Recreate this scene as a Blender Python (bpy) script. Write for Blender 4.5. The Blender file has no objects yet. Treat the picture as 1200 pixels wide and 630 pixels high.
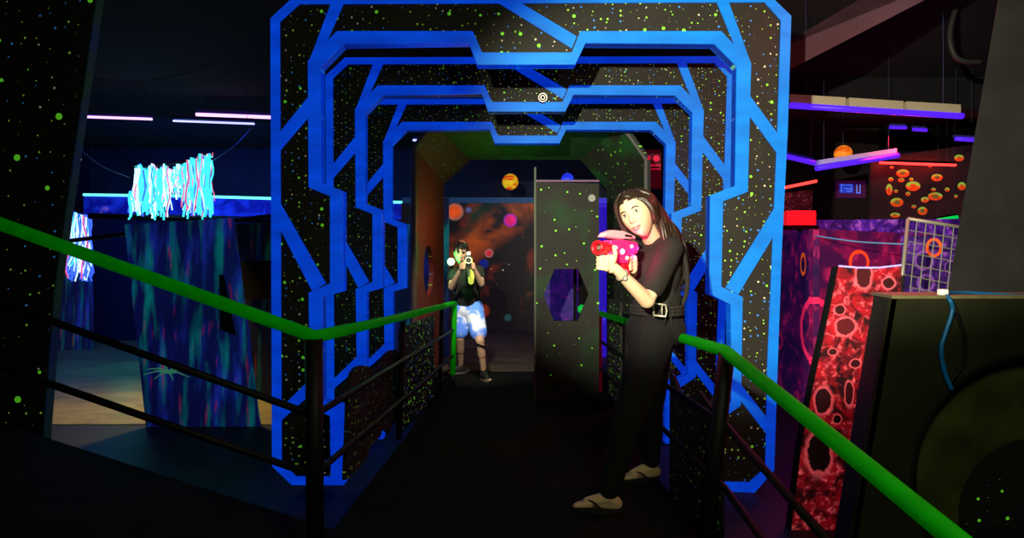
import bpy, bmesh, math, random
from mathutils import Vector, Matrix, noise
from mathutils.geometry import tessellate_polygon
R = random.Random(7)
PI = math.pi
F = 700.0      # focal length in pixels of the 1200 px wide frame
HC = 1.25      # height of the lens above the ramp
sc = bpy.context.scene
C = sc.collection

# ------------------------------------------------------------------ camera, world, light
cam = bpy.data.cameras.new('camera'); cam.sensor_width = 36; cam.lens = 36 * F / 1200; cam.clip_start = 0.05
camo = bpy.data.objects.new('camera', cam); C.objects.link(camo)
camo.location = (0, 0, HC); camo.rotation_euler = (PI / 2, 0, 0); sc.camera = camo
sc.view_settings.view_transform = 'Standard'; sc.view_settings.look = 'None'
sc.view_settings.exposure = 0.0; sc.view_settings.gamma = 1.0; sc.view_settings.use_curve_mapping = False
world = bpy.data.worlds.new('world'); sc.world = world; world.use_nodes = True
world.node_tree.nodes['Background'].inputs[0].default_value = (0.0006, 0.0008, 0.003, 1)
world.node_tree.nodes['Background'].inputs[1].default_value = 1.0

def W(px, py, d):
    """the point seen at pixel (px, py) at distance d in front of the lens"""
    return Vector(((px - 600) / F * d, d, HC - (py - 315) / F * d))

def lamp(name, kind, loc, energy, color, target=None, size=0.1, angle=60, blend=0.5, size_y=None):
    l = bpy.data.lights.new(name, kind); l.energy = energy; l.color = color
    if kind == 'AREA':
        l.size = size
        if size_y: l.shape = 'RECTANGLE'; l.size_y = size_y
    else:
        l.shadow_soft_size = size
    if kind == 'SPOT': l.spot_size = math.radians(angle); l.spot_blend = blend
    o = bpy.data.objects.new(name, l); C.objects.link(o); o.location = loc
    if target is not None:
        o.rotation_euler = (Vector(target) - Vector(loc)).to_track_quat('-Z', 'Y').to_euler()
    return o

# the photographer's snooted flash, held up to the left of the lens
lamp('flash', 'SPOT', (-0.56, -0.1, 1.92), 1900, (1.0, 0.92, 0.70), target=(1.50, 4.0, 1.95), size=0.03, angle=42, blend=0.55).scale = (1.42, 1.0, 1.0)
# weak wide fill added at the flash position
lamp('flash_fill', 'SPOT', (-0.56, -0.1, 1.92), 5, (1.0, 0.93, 0.75), target=(0.5, 5, .4), size=0.05, angle=120, blend=1.0)
# lamps over both sides: black-light battens, red strip, added fills
lamp('violet_batten_light', 'AREA', (2.9, 6.1, 2.75), 16, (0.30, 0.05, 1.0), target=(2.9, 6.3, 0), size=1.6, size_y=0.1)
lamp('red_strip_light', 'AREA', (4.6, 7.8, 2.9), 70, (1.0, 0.02, 0.05), target=(3.6, 6.5, 0), size=1.4, size_y=0.2)
lamp('red_side_fill', 'AREA', (2.7, 3.9, 3.3), 26, (1.0, 0.02, 0.07), target=(2.6, 4.2, 0), size=0.9, size_y=0.3)  # unseen red fill above the cratered board
lamp('blue_batten_light', 'AREA', (-4.6, 8.4, 3.3), 34, (0.02, 0.08, 1.0), target=(-4.2, 8.0, 0), size=2.4, size_y=0.2)
lamp('blue_far_light', 'AREA', (-5.6, 10.2, 3.4), 60, (0.02, 0.15, 1.0), target=(-6, 12.4, 1.5), size=3.5, size_y=0.2)
lamp('teal_fill', 'POINT', (-6.0, 9.3, .5), 5, (0.05, 1.0, 0.75), size=0.15)  # added point tinting the far left floor teal, no fixture
lamp('warm_floor_light', 'SPOT', (-3.60, 6.7, 2.0), 260, (1.0, 0.62, 0.13), target=(-3.95, 6.35, -0.3), size=0.1, angle=110, blend=0.9)  # unseen lamp added behind the drip board to warm the floor
lamp('boy_fill', 'SPOT', (-0.35, 4.9, 2.3), 330, (1.0, 0.9, 0.7), target=(-0.45, 6.7, .85), size=0.06, angle=44, blend=0.8)  # fill added to brighten the boy, no fixture
lamp('green_soffit_fill', 'POINT', (-0.05, 7.1, 2.0), 9.0, (0.05, 1.0, 0.1), size=0.1)  # added green point so the soffit shows, no lamp there
lamp('red_tunnel_fill', 'POINT', (-0.5, 6.95, 1.75), 9, (1.0, 0.22, 0.12), size=0.1)  # added red point for the tunnel boards, without a fixture
lamp('rail_box_fill', 'POINT', (0.75, 0.6, 2.2), 75, (0.95, 1.0, 0.55), size=0.25)  # added fill for the box front and the rails, no fixture
lamp('teal_floor_fill', 'POINT', (-2.7, 4.6, .9), 7, (.02, .8, .6), size=.2)  # unseen point added to tint the floor strip teal
lamp('maroon_floor_fill', 'POINT', (1.75, 3.0, .75), 3.2, (1.0, .05, .15), size=.2)  # unseen point added to redden the floor on the right
lamp('mural_light', 'AREA', (0.0, 10.4, 3.2), 12, (0.6, 0.7, 1.0), target=(0.0, 12, 1.6), size=2.0, size_y=0.2)

# ------------------------------------------------------------------ materials
MATS = {}
def mat(name, col=(0.5, 0.5, 0.5), rough=0.6, metal=0.0, emit=None, es=1.0, spec=0.3, var=0.0, vscale=8.0):
    if name in MATS: return MATS[name]
    m = bpy.data.materials.new(name); m.use_nodes = True; nt = m.node_tree
    b = nt.nodes['Principled BSDF']
    b.inputs['Base Color'].default_value = (*col, 1); b.inputs['Roughness'].default_value = rough
    b.inputs['Metallic'].default_value = metal; b.inputs['Specular IOR Level'].default_value = spec
    if emit: b.inputs['Emission Color'].default_value = (*emit, 1); b.inputs['Emission Strength'].default_value = es
    if var:
        N = nt.nodes; L = nt.links
        tc = N.new('ShaderNodeTexCoord'); no = N.new('ShaderNodeTexNoise'); no.inputs['Scale'].default_value = vscale
        no.inputs['Detail'].default_value = 5
        L.new(tc.outputs['Object'], no.inputs['Vector'])
        mr = N.new('ShaderNodeMapRange'); mr.inputs[1].default_value = .3; mr.inputs[2].default_value = .7
        mr.inputs[3].default_value = 1 - var; mr.inputs[4].default_value = 1 + var
        L.new(no.outputs['Fac'], mr.inputs[0])
        for key, c in (('Base Color', col), ('Emission Color', emit)):
            if c is None: continue
            vm = N.new('ShaderNodeVectorMath'); vm.operation = 'SCALE'; vm.inputs[0].default_value = c
            L.new(mr.outputs[0], vm.inputs['Scale']); L.new(vm.outputs[0], b.inputs[key])
    MATS[name] = m
    return m

class NT:
    """small helper to chain colour layers in object space"""
    def __init__(s, name, rough=0.6, spec=0.3):
        s.m = bpy.data.materials.new(name); s.m.use_nodes = True; s.nt = s.m.node_tree
        s.N = s.nt.nodes; s.L = s.nt.links; s.b = s.N['Principled BSDF']
        s.b.inputs['Roughness'].default_value = rough; s.b.inputs['Specular IOR Level'].default_value = spec
        s.tc = s.N.new('ShaderNodeTexCoord').outputs['Object']; MATS[name] = s.m
    def math(s, op, a, b=None, clamp=False):
        n = s.N.new('ShaderNodeMath'); n.operation = op; n.use_clamp = clamp
        for i, v in enumerate((a, b)):
            if v is None: continue
            if isinstance(v, (int, float)): n.inputs[i].default_value = v
            else: s.L.new(v, n.inputs[i])
        return n.outputs[0]
    def scaled(s, v, scale):
        n = s.N.new('ShaderNodeMapping'); n.inputs['Scale'].default_value = scale; s.L.new(v, n.inputs['Vector']); return n.outputs[0]
    def noise(s, scale, detail=4, vec=None, dist=0.0):
        n = s.N.new('ShaderNodeTexNoise'); n.inputs['Scale'].default_value = scale; n.inputs['Detail'].default_value = detail
        n.inputs['Distortion'].default_value = dist
        s.L.new(vec or s.tc, n.inputs['Vector']); return n.outputs['Fac']
    def voro(s, scale, vec=None, dim='3D'):
        n = s.N.new('ShaderNodeTexVoronoi'); n.voronoi_dimensions = dim; n.inputs['Scale'].default_value = scale; s.L.new(vec or s.tc, n.inputs['Vector'])
        return n.outputs['Distance'], n.outputs['Color']
    def mr(s, v, a, b, c=0.0, d=1.0):
        n = s.N.new('ShaderNodeMapRange'); s.L.new(v, n.inputs[0])
        for i, x in enumerate((a, b, c, d)): n.inputs[i + 1].default_value = x
        return n.outputs[0]
    def mix(s, fac, a, b):
        n = s.N.new('ShaderNodeMix'); n.data_type = 'RGBA'
        if isinstance(fac, (int, float)): n.inputs[0].default_value = fac
        else: s.L.new(fac, n.inputs[0])
        for i, v in ((6, a), (7, b)):
            if isinstance(v, tuple): n.inputs[i].default_value = (*v, 1)
            else: s.L.new(v, n.inputs[i])
        return n.outputs[2]
    def sep(s, c):
        n = s.N.new('ShaderNodeSeparateColor'); s.L.new(c, n.inputs[0]); return n.outputs
    def disc(s, x, z, r, soft=0.15, sx=1.0, sz=1.0):
        """mask of a painted disc in the object's XZ plane"""
        n = s.N.new('ShaderNodeVectorMath'); n.operation = 'SUBTRACT'; s.L.new(s.tc, n.inputs[0]); n.inputs[1].default_value = (x, 0, z)
        k = s.N.new('ShaderNodeVectorMath'); k.operation = 'MULTIPLY'; s.L.new(n.outputs[0], k.inputs[0]); k.inputs[1].default_value = (1 / sx, 0, 1 / sz)
        l = s.N.new('ShaderNodeVectorMath'); l.operation = 'LENGTH'; s.L.new(k.outputs[0], l.inputs[0])
        return s.mr(l.outputs['Value'], r * (1 - soft), r, 1.0, 0.0), l.outputs['Value']
    def done(s, col, emit=None, es=0.0):
        if isinstance(col, tuple): s.b.inputs['Base Color'].default_value = (*col, 1)
        else: s.L.new(col, s.b.inputs['Base Color'])
        if es:
            e = emit if emit is not None else col
            if isinstance(e, tuple): s.b.inputs['Emission Color'].default_value = (*e, 1)
            else: s.L.new(e, s.b.inputs['Emission Color'])
            s.b.inputs['Emission Strength'].default_value = es
        return s.m

def star_mat(name, base=(0.015, 0.0138, 0.0098), big=9.0, small=17.0, bigr=0.17, smallr=0.13, glow=0.12, tint=None, rough=0.7, bigd=0.55, axis=0):
    """black board speckled with fluorescent paint dots"""
    t = NT(name, rough)
    b = t.mix(t.mr(t.noise(3.0), .35, .7), base, tuple(v * 1.35 for v in base))
    if tint: b = t.mix(t.mr(t.noise(2.0, 3), .5, .72), b, tint)
    sx_ = t.N.new('ShaderNodeSeparateXYZ'); t.L.new(t.tc, sx_.inputs[0]); cx_ = t.N.new('ShaderNodeCombineXYZ')
    t.L.new(sx_.outputs[axis], cx_.inputs[0]); t.L.new(sx_.outputs[2], cx_.inputs[1]); fv = cx_.outputs[0]
    d, c = t.voro(small, fv, '2D'); s = t.sep(c)
    r = t.math('MULTIPLY', t.math('POWER', s[0], 1.6), smallr)
    mk = t.math('LESS_THAN', d, r)
    col = t.mix(t.math('GREATER_THAN', s[1], 0.6), (0.25, 0.55, 0.05), (0.03, 0.22, 0.7))
    col = t.mix(t.math('GREATER_THAN', s[2], 0.8), col, (0.5, 0.45, 0.3))
    off = t.N.new('ShaderNodeMapping'); off.inputs['Location'].default_value = (3.3, 1.7, 5.1); t.L.new(fv, off.inputs['Vector'])
    d2, c2 = t.voro(big, off.outputs[0], '2D'); s2 = t.sep(c2)
    r2 = t.math('MULTIPLY', t.math('MULTIPLY', s2[0], t.math('GREATER_THAN', s2[1], 1 - bigd)), bigr)
    mk2 = t.math('LESS_THAN', d2, r2)
    allc = t.mix(mk2, t.mix(mk, b, col), (0.22, 0.8, 0.04))
    em = t.mix(mk2, t.mix(mk, (0, 0, 0), col), (0.15, 0.9, 0.03))
    return t.done(allc, em, glow)

M_star = star_mat('starry_black_board', base=(0.0125, 0.0117, 0.0084), big=8.0, small=22.0, bigr=0.105, smallr=0.17, glow=0.20, bigd=.45)
M_star_dense = star_mat('starry_black_board_dense', base=(0.0125, 0.0117, 0.0084), big=11.0, small=28.0, bigr=0.10, smallr=0.19, glow=0.15)
M_star_near = star_mat('starry_black_board_sparse', base=(0.004, 0.004, 0.004), big=4.6, small=13.0, bigr=0.085, smallr=0.085, glow=0.25, bigd=0.7)
M_star_low = star_mat('starry_black_infill', base=(0.008, 0.007, 0.006), big=13, small=24.0, bigr=0.11, smallr=0.14, glow=0.06, axis=1)
M_star_gate = star_mat('starry_olive_board', base=(0.016, 0.017, 0.012), big=9, small=20.0, bigr=0.10, smallr=0.06, glow=0.2, tint=(0.01, 0.09, 0.02), axis=1)
M_brown = star_mat('speckled_brown_board', base=(0.05, 0.020, 0.012), big=12, small=26.0, bigr=0.08, smallr=0.12, glow=0.05, axis=1)
M_redwall = star_mat('speckled_red_board', base=(0.085, 0.008, 0.006), big=12, small=26.0, bigr=0.05, smallr=0.12, glow=0.05, axis=1)
M_greensof = mat('dark_green_board', (0.015, 0.07, 0.012), 0.6, var=.3)

def blue_paint():
    t = NT('fluorescent_blue_paint', 0.55, 0.3)
    n = t.noise(1.0, 5, t.scaled(t.tc, (3, 3, 9)))
    f = t.mr(n, .3, .7)
    e = t.mix(f, (0.0, 0.022, 0.46), (0.0, 0.042, 0.66))
    c = t.mix(f, (0.0, 0.13, 0.30), (0.0, 0.19, 0.40))
    return t.done(c, e, 0.85)
M_blue = blue_paint()
M_green = mat('green_rail_paint', (0.001, 0.17, 0.001), 0.7, spec=.08, emit=(0.0, 0.20, 0.0), es=0.30, var=.15, vscale=14)
M_black = mat('black_painted_steel', (0.004, 0.004, 0.0045), 0.55, spec=.12)
M_blackw = mat('black_painted_wood', (0.003, 0.003, 0.003), 0.8, spec=.1)
M_rubber = mat('ribbed_black_floor_rubber', (0.0065, 0.0065, 0.0065), 0.75, var=.3, vscale=20)
M_white = mat('white_plastic', (0.7, 0.7, 0.65), 0.4)

# ------------------------------------------------------------------ geometry helpers
def link(name, bm, m=None, parent=None, loc=None, smooth=False):
    me = bpy.data.meshes.new(name); bmesh.ops.recalc_face_normals(bm, faces=bm.faces[:]); bm.to_mesh(me); bm.free()
    if smooth:
        for p in me.polygons: p.use_smooth = True
    o = bpy.data.objects.new(name, me); C.objects.link(o)
    if m: me.materials.append(m)
    if parent is not None: o.parent = parent
    if loc is not None: o.location = loc
    return o

def thing(name, label, cat, loc=(0, 0, 0), group=None):
    o = bpy.data.objects.new(name, None); C.objects.link(o); o.location = loc; o.empty_display_size = .1
    o['label'] = label; o['category'] = cat
    if group: o['group'] = group
    return o

def tag(o, label, cat, group=None, kind=None):
    o['label'] = label; o['category'] = cat
    if group: o['group'] = group
    if kind: o['kind'] = kind
    return o

def struct(o): o['kind'] = 'structure'; return o

def box(bm, lo, hi, M=None):
    vs = [bm.verts.new((x, y, z)) for x in (lo[0], hi[0]) for y in (lo[1], hi[1]) for z in (lo[2], hi[2])]
    for f in ((0, 1, 3, 2), (4, 6, 7, 5), (0, 4, 5, 1), (2, 3, 7, 6), (0, 2, 6, 4), (1, 5, 7, 3)): bm.faces.new([vs[i] for i in f])
    if M is not None: bmesh.ops.transform(bm, matrix=M, verts=vs)
    return vs

def tube(bm, pts, r, n=10, cap=True):
    pts = [Vector(p) for p in pts]; rr = r if isinstance(r, (list, tuple)) else [r] * len(pts)
    rings = []; prev = None
    for i, p in enumerate(pts):
        a = pts[max(i - 1, 0)]; b = pts[min(i + 1, len(pts) - 1)]; t = (b - a).normalized()
        if prev is None:
            u = t.orthogonal().normalized()
        else:
            u = (prev - t * prev.dot(t)); u = u.normalized() if u.length > 1e-6 else t.orthogonal().normalized()
        prev = u; v = t.cross(u)
        rings.append([bm.verts.new(p + (u * math.cos(2 * PI * k / n) + v * math.sin(2 * PI * k / n)) * rr[i]) for k in range(n)])
    for a, b in zip(rings, rings[1:]):
        for k in range(n): bm.faces.new((a[k], a[(k + 1) % n], b[(k + 1) % n], b[k]))
    if cap: bm.faces.new(rings[0][::-1]); bm.faces.new(rings[-1])

def slab(bm, pts, off):
    """polygon of 3D points (any plane, concave ok) given thickness by vector off"""
    pts = [Vector(p) for p in pts]; off = Vector(off)
    a = [bm.verts.new(p) for p in pts]; b = [bm.verts.new(p + off) for p in pts]
    for tri in tessellate_polygon([pts]):
        try: bm.faces.new([a[i] for i in tri]); bm.faces.new([b[i] for i in tri][::-1])
        except ValueError: pass
    n = len(pts)
    for i in range(n): bm.faces.new((a[i], a[(i + 1) % n], b[(i + 1) % n], b[i]))

def slab_holes(bm, outer, holes, off):
    loops = [[Vector(p) for p in outer]] + [[Vector(p) for p in h] for h in holes]; off = Vector(off)
    flat = [p for l in loops for p in l]
    a = [bm.verts.new(p) for p in flat]; b = [bm.verts.new(p + off) for p in flat]
    for tri in tessellate_polygon(loops):
        try: bm.faces.new([a[i] for i in tri]); bm.faces.new([b[i] for i in tri][::-1])
        except ValueError: pass
    k = 0
    for l in loops:
        n = len(l)
        for i in range(n):
            bm.faces.new((a[k + i], a[k + (i + 1) % n], b[k + (i + 1) % n], b[k + i]))
        k += n

def sphere(bm, c, r, M=None, nu=20, nv=12):
    r = r if isinstance(r, (tuple, list)) else (r, r, r); c = Vector(c)
    vs = bmesh.ops.create_uvsphere(bm, u_segments=nu, v_segments=nv, radius=1)['verts']
    for v in vs:
        p = Vector((v.co.x * r[0], v.co.y * r[1], v.co.z * r[2]))
        v.co = (M @ p if M is not None else p) + c
    return vs

def capsule(bm, p0, p1, r0, r1, n=14):
    p0, p1 = Vector(p0), Vector(p1); d = (p1 - p0); t = d.normalized()
    pts = []; rs = []
    for k in range(5):
        a = PI / 2 * (1 - k / 4); pts.append(p0 - t * r0 * math.sin(a)); rs.append(max(r0 * math.cos(a), 1e-4))
    for k in range(5):
        a = PI / 2 * k / 4; pts.append(p1 + t * r1 * math.sin(a)); rs.append(max(r1 * math.cos(a), 1e-4))
    tube(bm, pts, rs, n)

def remesh(o, vox, it=4, fac=0.5):
    m = o.modifiers.new('fuse', 'REMESH'); m.mode = 'VOXEL'; m.voxel_size = vox; m.use_smooth_shade = True
    if it:
        s = o.modifiers.new('soften', 'SMOOTH'); s.iterations = it; s.factor = fac

def bevel(o, w=0.005, seg=2):
    b = o.modifiers.new('bevel', 'BEVEL'); b.width = w; b.segments = seg; b.limit_method = 'ANGLE'

def smoothpath(pts, n=6):
    """Catmull-Rom through pts"""
    P = [Vector(p) for p in pts]; P = [P[0] * 2 - P[1]] + P + [P[-1] * 2 - P[-2]]; out = []
    for i in range(1, len(P) - 2):
        for k in range(n):
            t = k / n; a, b, c, d = P[i - 1:i + 3]
            out.append(0.5 * ((2 * b) + (c - a) * t + (2 * a - 5 * b + 4 * c - d) * t * t + (3 * b - a - 3 * c + d) * t ** 3))
    out.append(P[-2]); return out

# ------------------------------------------------------------------ SETTING
ZL = -0.30      # level of the room's floor, below the raised walkway
M_floor = mat('dark_room_floor', (0.012, 0.014, 0.015), 0.55, var=.35, vscale=2)
bm = bmesh.new(); box(bm, (-11, -1.5, ZL - .1), (11, 14, ZL)); struct(link('floor', bm, M_floor))
t = NT('worn_lit_concrete', 0.5); nz = t.mr(t.noise(1.6, 6, t.scaled(t.tc, (1, 2.2, 1)), 1.0), .3, .7)
M_conc_lit = t.done(t.mix(nz, (0.14, 0.13, 0.055), (0.32, 0.29, 0.13)))  # pool of warm light put into the slab's pale yellow colour
bm = bmesh.new(); box(bm, (-10.9, 5.95, ZL), (-2.2, 13.4, ZL + .006)); struct(link('floor', bm, M_conc_lit))
M_ceil = mat('dark_ceiling', (0.010, 0.010, 0.013), 0.9)
bm = bmesh.new(); box(bm, (-11, -1.5, 3.95), (11, 14, 4.05)); struct(link('ceiling', bm, M_ceil))
M_wallb = mat('wall_navy', (0.015, 0.02, 0.05), 0.8, var=.3, vscale=1.5)
M_wallr = mat('wall_black', (0.02, 0.014, 0.016), 0.8, var=.3, vscale=1.5)
for nm, lo, hi, m in (('wall_left', (-11, -1.5, ZL), (-10.9, 13.5, 3.95), M_wallb), ('wall_right', (10.9, -1.5, ZL), (11, 13.5, 3.95), M_wallr),
                      ('wall_back', (-10.9, 13.4, ZL), (10.9, 13.5, 3.95), M_wallb), ('wall_front', (-10.9, -1.5, ZL), (10.9, -1.4, 3.95), M_wallb)):
    bm = bmesh.new(); box(bm, lo, hi); struct(link(nm, bm, m))
# ceiling beams
M_beam = mat('beam_concrete', (0.06, 0.022, 0.034), 0.8, var=.3, vscale=2)
bm = bmesh.new()
slab(bm, [W(905, 92, 5.3), W(905, 60, 5.3), W(1075, -40, 4.5), W(1200, -60, 4.5)], (0.1, 0.5, 0.12)); struct(link('beam', bm, M_beam))
bm = bmesh.new(); box(bm, (2.0, 8.4, 3.5), (8.8, 8.9, 3.949)); struct(link('beam', bm, M_ceil))
bm = bmesh.new(); slab(bm, [W(60, 37, 10), W(340, 45, 10), W(340, 64, 10), W(215, 68, 10), W(120, 60, 10), W(60, 60, 10)], (0, .5, 0)); struct(link('beam', bm, mat('beam_blue_lit', (0.25, 0.3, 0.5), .7)))  # blue light on this beam put into its colour

# raised walkway: deck, a section turning left and rising, and the far deck
t = NT('ramp_floor_black', 0.9, 0.08); M_deck = t.done(t.mix(t.mr(t.noise(9, 6), .35, .7), (0.003, 0.003, 0.0035), (0.007, 0.007, 0.007)))
deck = [(-.86, 2.87), (-.805, 4.23), (-.73, 6.1), (-.72, 6.66), (-2.0, 6.66), (-2.0, 10.6), (2.0, 10.6), (2.0, 6.66), (.95, 6.66), (.86, 3.65), (.93, 2.82), (1.0, 1.2), (1.0, -1.3), (-.86, -1.3)]
bm = bmesh.new(); slab(bm, [(x, y, -.12) for x, y in deck], (0, 0, .12)); struct(link('ramp_floor', bm, M_deck))
bm = bmesh.new()
for x, y in ((-.75, 3.4), (-.66, 5.9), (.75, 3.9), (.8, 5.8), (-.7, 1), (.85, .4), (-1.8, 7.2), (1.8, 7.2), (-1.8, 10), (1.8, 10)): box(bm, (x - .04, y - .04, ZL), (x + .04, y + .04, -.12))
struct(link('ramp_support', bm, M_black))
bm = bmesh.new(); slab(bm, [(-.86, -1.3, -.12), (-.86, 2.87, -.12), (-3.3, 2.87, .66), (-3.3, -1.3, .66)], (0, 0, .12)); struct(link('ramp_floor', bm, M_deck))
M_boards = mat('brown_floorboards', (0.05, 0.042, 0.036), 0.6, var=.4, vscale=3)
bm = bmesh.new(); box(bm, (-1.9, 7.3, 0), (1.9, 10.6, .012)); struct(link('floor_boards', bm, M_boards))
bm = bmesh.new(); box(bm, (-2.6, 10.6, ZL), (2.6, 12, .01)); struct(link('floor_boards', bm, M_boards))

# ------------------------------------------------------------------ PORTAL FRAMES
D1 = 4.14
def q(px, py): return ((px - 620) / F * D1, (577 - py) / F * D1)
O = [(403,577),(342,577),(319,555),(317,31),(346,4),(900,2),(927,28),(923,160),(916,300),(911,440),(907,560),(884,586),(823,584)]
I = [(392,567),(347,567),(330,550),(328,35),(351,14),(896,12),(915,33),(911,160),(905,300),(899,440),(897,557),(878,574),(838,573)]
Pn = [(403,577),(403,485),(378,478),(378,357),(402,350),(402,233),(376,223),(376,88),(402,61),(550,59),(559,85),(674,85),(686,60),(837,61),(863,87),(861,227),(832,238),(831,353),(856,366),(857,480),(825,492),(823,584)]
Qn = [(388,577),(387,496),(364,487),(362,352),(387,341),(387,239),(362,229),(361,81),(395,46),(554,46),(565,71),(670,71),(680,46),(845,46),(880,83),(876,234),(847,245),(845,345),(870,357),(868,484),(840,503),(838,584)]
DI = [[(388,13),(403,13),(384,56),(362,82)], [(328,164),(362,122),(362,146),(328,186)], [(328,246),(382,341),(366,350),(328,277)],
      [(329,487),(364,453),(364,471),(329,502)], [(583,12),(609,12),(676,52),(670,66)], [(840,12),(854,12),(880,84),(862,66)],
      [(879,122),(913,168),(913,192),(878,145)], [(909,250),(908,283),(865,354),(850,346)], [(868,459),(899,499),(898,517),(867,477)]]
def strip(bm, A, B, y0, y1):
    n = len(A)
    V = [[bm.verts.new((u, y, w)) for (u, w) in (q(*p) for p in L)] for L in (A, B) for y in (y0, y1)]
    a0, a1, b0, b1 = V
    for i in range(n - 1):
        bm.faces.new((a0[i], a0[i + 1], b0[i + 1], b0[i])); bm.faces.new((a1[i], b1[i], b1[i + 1], a1[i + 1]))
        bm.faces.new((a0[i], a1[i], a1[i + 1], a0[i + 1])); bm.faces.new((b0[i], b0[i + 1], b1[i + 1], b1[i]))
    for i in (0, n - 1): bm.faces.new((a0[i], b0[i], b1[i], a1[i]))
TH = 0.085
fr = thing('portal_frame', 'nearest and largest blue-outlined black portal arch, across the walkway in front', 'arch', (20 / F * D1, D1, ZL), 'nested portal frames over the walkway')
outer = [(u, .006, w) for u, w in (q(*p) for p in [(403,577)] + O[1:12] + [(823,584)])]
inner = [(u, .006, w) for u, w in (q(*p) for p in Pn[1:-1])]
bm = bmesh.new(); slab(bm, outer + inner[::-1], (0, TH - .012, 0)); link('board', bm, M_star, fr)
bm = bmesh.new(); strip(bm, O, I, -.004, .004); ot = link('outer_outline', bm, M_blue, fr)
bm = bmesh.new(); strip(bm, Pn, Qn, -.006, TH); link('inner_outline', bm, M_blue, fr)
for dgl in DI:
    bm = bmesh.new(); slab(bm, [(q(*p)[0], -.003, q(*p)[1]) for p in dgl], (0, .006, 0)); link('diagonal_stripe', bm, M_blue, fr)
# the lowest edge dips slightly under the floor line at the right foot: lift the frame so that it stands
fr.location.z = ZL + 0.055; 
def copy_tree(o, parent=None):
    c = o.copy(); C.objects.link(c); c.parent = parent
    for ch in list(o.children): copy_tree(ch, c)
    return c
f2 = copy_tree(fr); f2.location = (20 / F * 5.26, 5.26, ZL + .055); f2.scale = (1.0, 1, .99)
f2['label'] = 'middle blue-outlined portal arch, second of the nested three, with a round lamp on top'
f3 = copy_tree(fr); f3.location = (20 / F * 6.27, 6.27, ZL + .055); f3.scale = (1.0, 1, .967)
f3['label'] = 'farthest and smallest-looking blue-outlined portal arch, just before the speckled tunnel'
for f in (f2, f3):
    for ch in f.children:
        if ch.name.startswith('board'):
            ch.data = ch.data.copy(); ch.data.materials[0] = M_star_dense

rl = thing('round_lamp', 'small round white ringed lamp on the middle portal arch', 'lamp', W(636, 115, 5.23))
bm = bmesh.new(); tube(bm, [(0, .015, 0), (0, -.02, 0)], .042, 24); link('housing', bm, M_blackw, rl)
for rr, nm in ((.036, 'outer_ring'), (.017, 'inner_ring')):
    bm = bmesh.new()
    tube(bm, [(rr * math.cos(a * PI / 12), -.022, rr * math.sin(a * PI / 12)) for a in range(25)], .0045, 6, False)
    link(nm, bm, mat('lamp_ring', (.8, .7, .6), .4, emit=(1, .85, .7), es=.5), rl)

# ------------------------------------------------------------------ HANDRAILS
def rail_set(label, name, paths, posts, loc):
    root = thing(name, label, 'railing', loc); L = Vector(loc)
    for nm, pts, r, m in paths:
        bm = bmesh.new(); tube(bm, [Vector(p) - L for p in pts], r, 12); link(nm, bm, m, root, smooth=True)
    for nm, a, b, r, m in posts:
        bm = bmesh.new(); tube(bm, [Vector(a) - L, Vector(b) - L], r, 12); link(nm, bm, m, root, smooth=True)
    return root
KL = W(368, 394, 2.5); A0 = W(-70, 237, 2.5); EL = W(533, 355.5, 6.4)
def lowr(v, dz): return (v[0], v[1], v[2] - dz)
rail_set('green-topped black handrail on the left, rising to the left edge and bent beside the arches', 'handrail',
  [('top_rail', [A0, W(120, 305, 2.5), W(355, 389, 2.5), KL, W(384, 391, 2.58), W(450, 376, 3.9), W(527, 356.5, 6.2), EL], .027, M_green),
   ('middle_bar', [lowr(A0, .33), lowr(KL, .33), (EL[0] - .02, EL[1], EL[2] - .28)], .016, M_black),
   ('lower_bar', [lowr(A0, .60), lowr(KL, .58), (EL[0] - .02, EL[1], EL[2] - .56)], .016, M_black)],
  [('post', (KL[0], KL[1], KL[2] - .01), (KL[0] + .005, KL[1], 0), .036, M_black),
   ('post', (-.802, 4.4, .86), (-.835, 4.4, 0), .022, M_black), ('post', (-.70, 5.95, .86), (-.72, 5.95, 0), .02, M_black),
   ('post', (EL[0] + .0, EL[1], EL[2] + .01), (EL[0] - .02, EL[1], .12), .027, M_green), ('post_base', (EL[0] - .02, EL[1], .12), (EL[0] - .02, EL[1], 0), .024, M_black),
   ('post', (A0[0] + .1, 2.5, 1.38), (A0[0] + .1, 2.5, .42), .03, M_black)], (KL[0], KL[1], 0))
KR = W(850, 411, 2.5); NR = Vector((.962, 1.3, .665)); NN = NR + (NR - KR) * .35; ER = W(703, 367, 6.1)
rail_set('green-topped black handrail on the right, behind the woman and running to the lower right corner', 'handrail',
  [('top_rail', [NN, NR, KR + (NR - KR) * .03, KR, KR + (ER - KR) * .02, ER], .026, M_green),
   ('middle_bar', [lowr(NN, .32), lowr(KR, .31), lowr(ER, .28)], .015, M_black),
   ('lower_bar', [lowr(NN, .58), lowr(KR, .575), lowr(ER, .56)], .015, M_black)],
  [('post', (KR[0] + .005, KR[1], KR[2] - .01), (.80, 2.5, 0), .034, M_black),
   ('post', (ER[0], ER[1], ER[2] - .01), (ER[0], ER[1], 0), .022, mat('dark_red_post', (.14, .01, .02), .6, emit=(.3, 0, .02), es=.1)),
   ('post', (.885, 4.6, .86), (.885, 4.6, 0), .022, M_black)], (KR[0], KR[1], 0))

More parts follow.
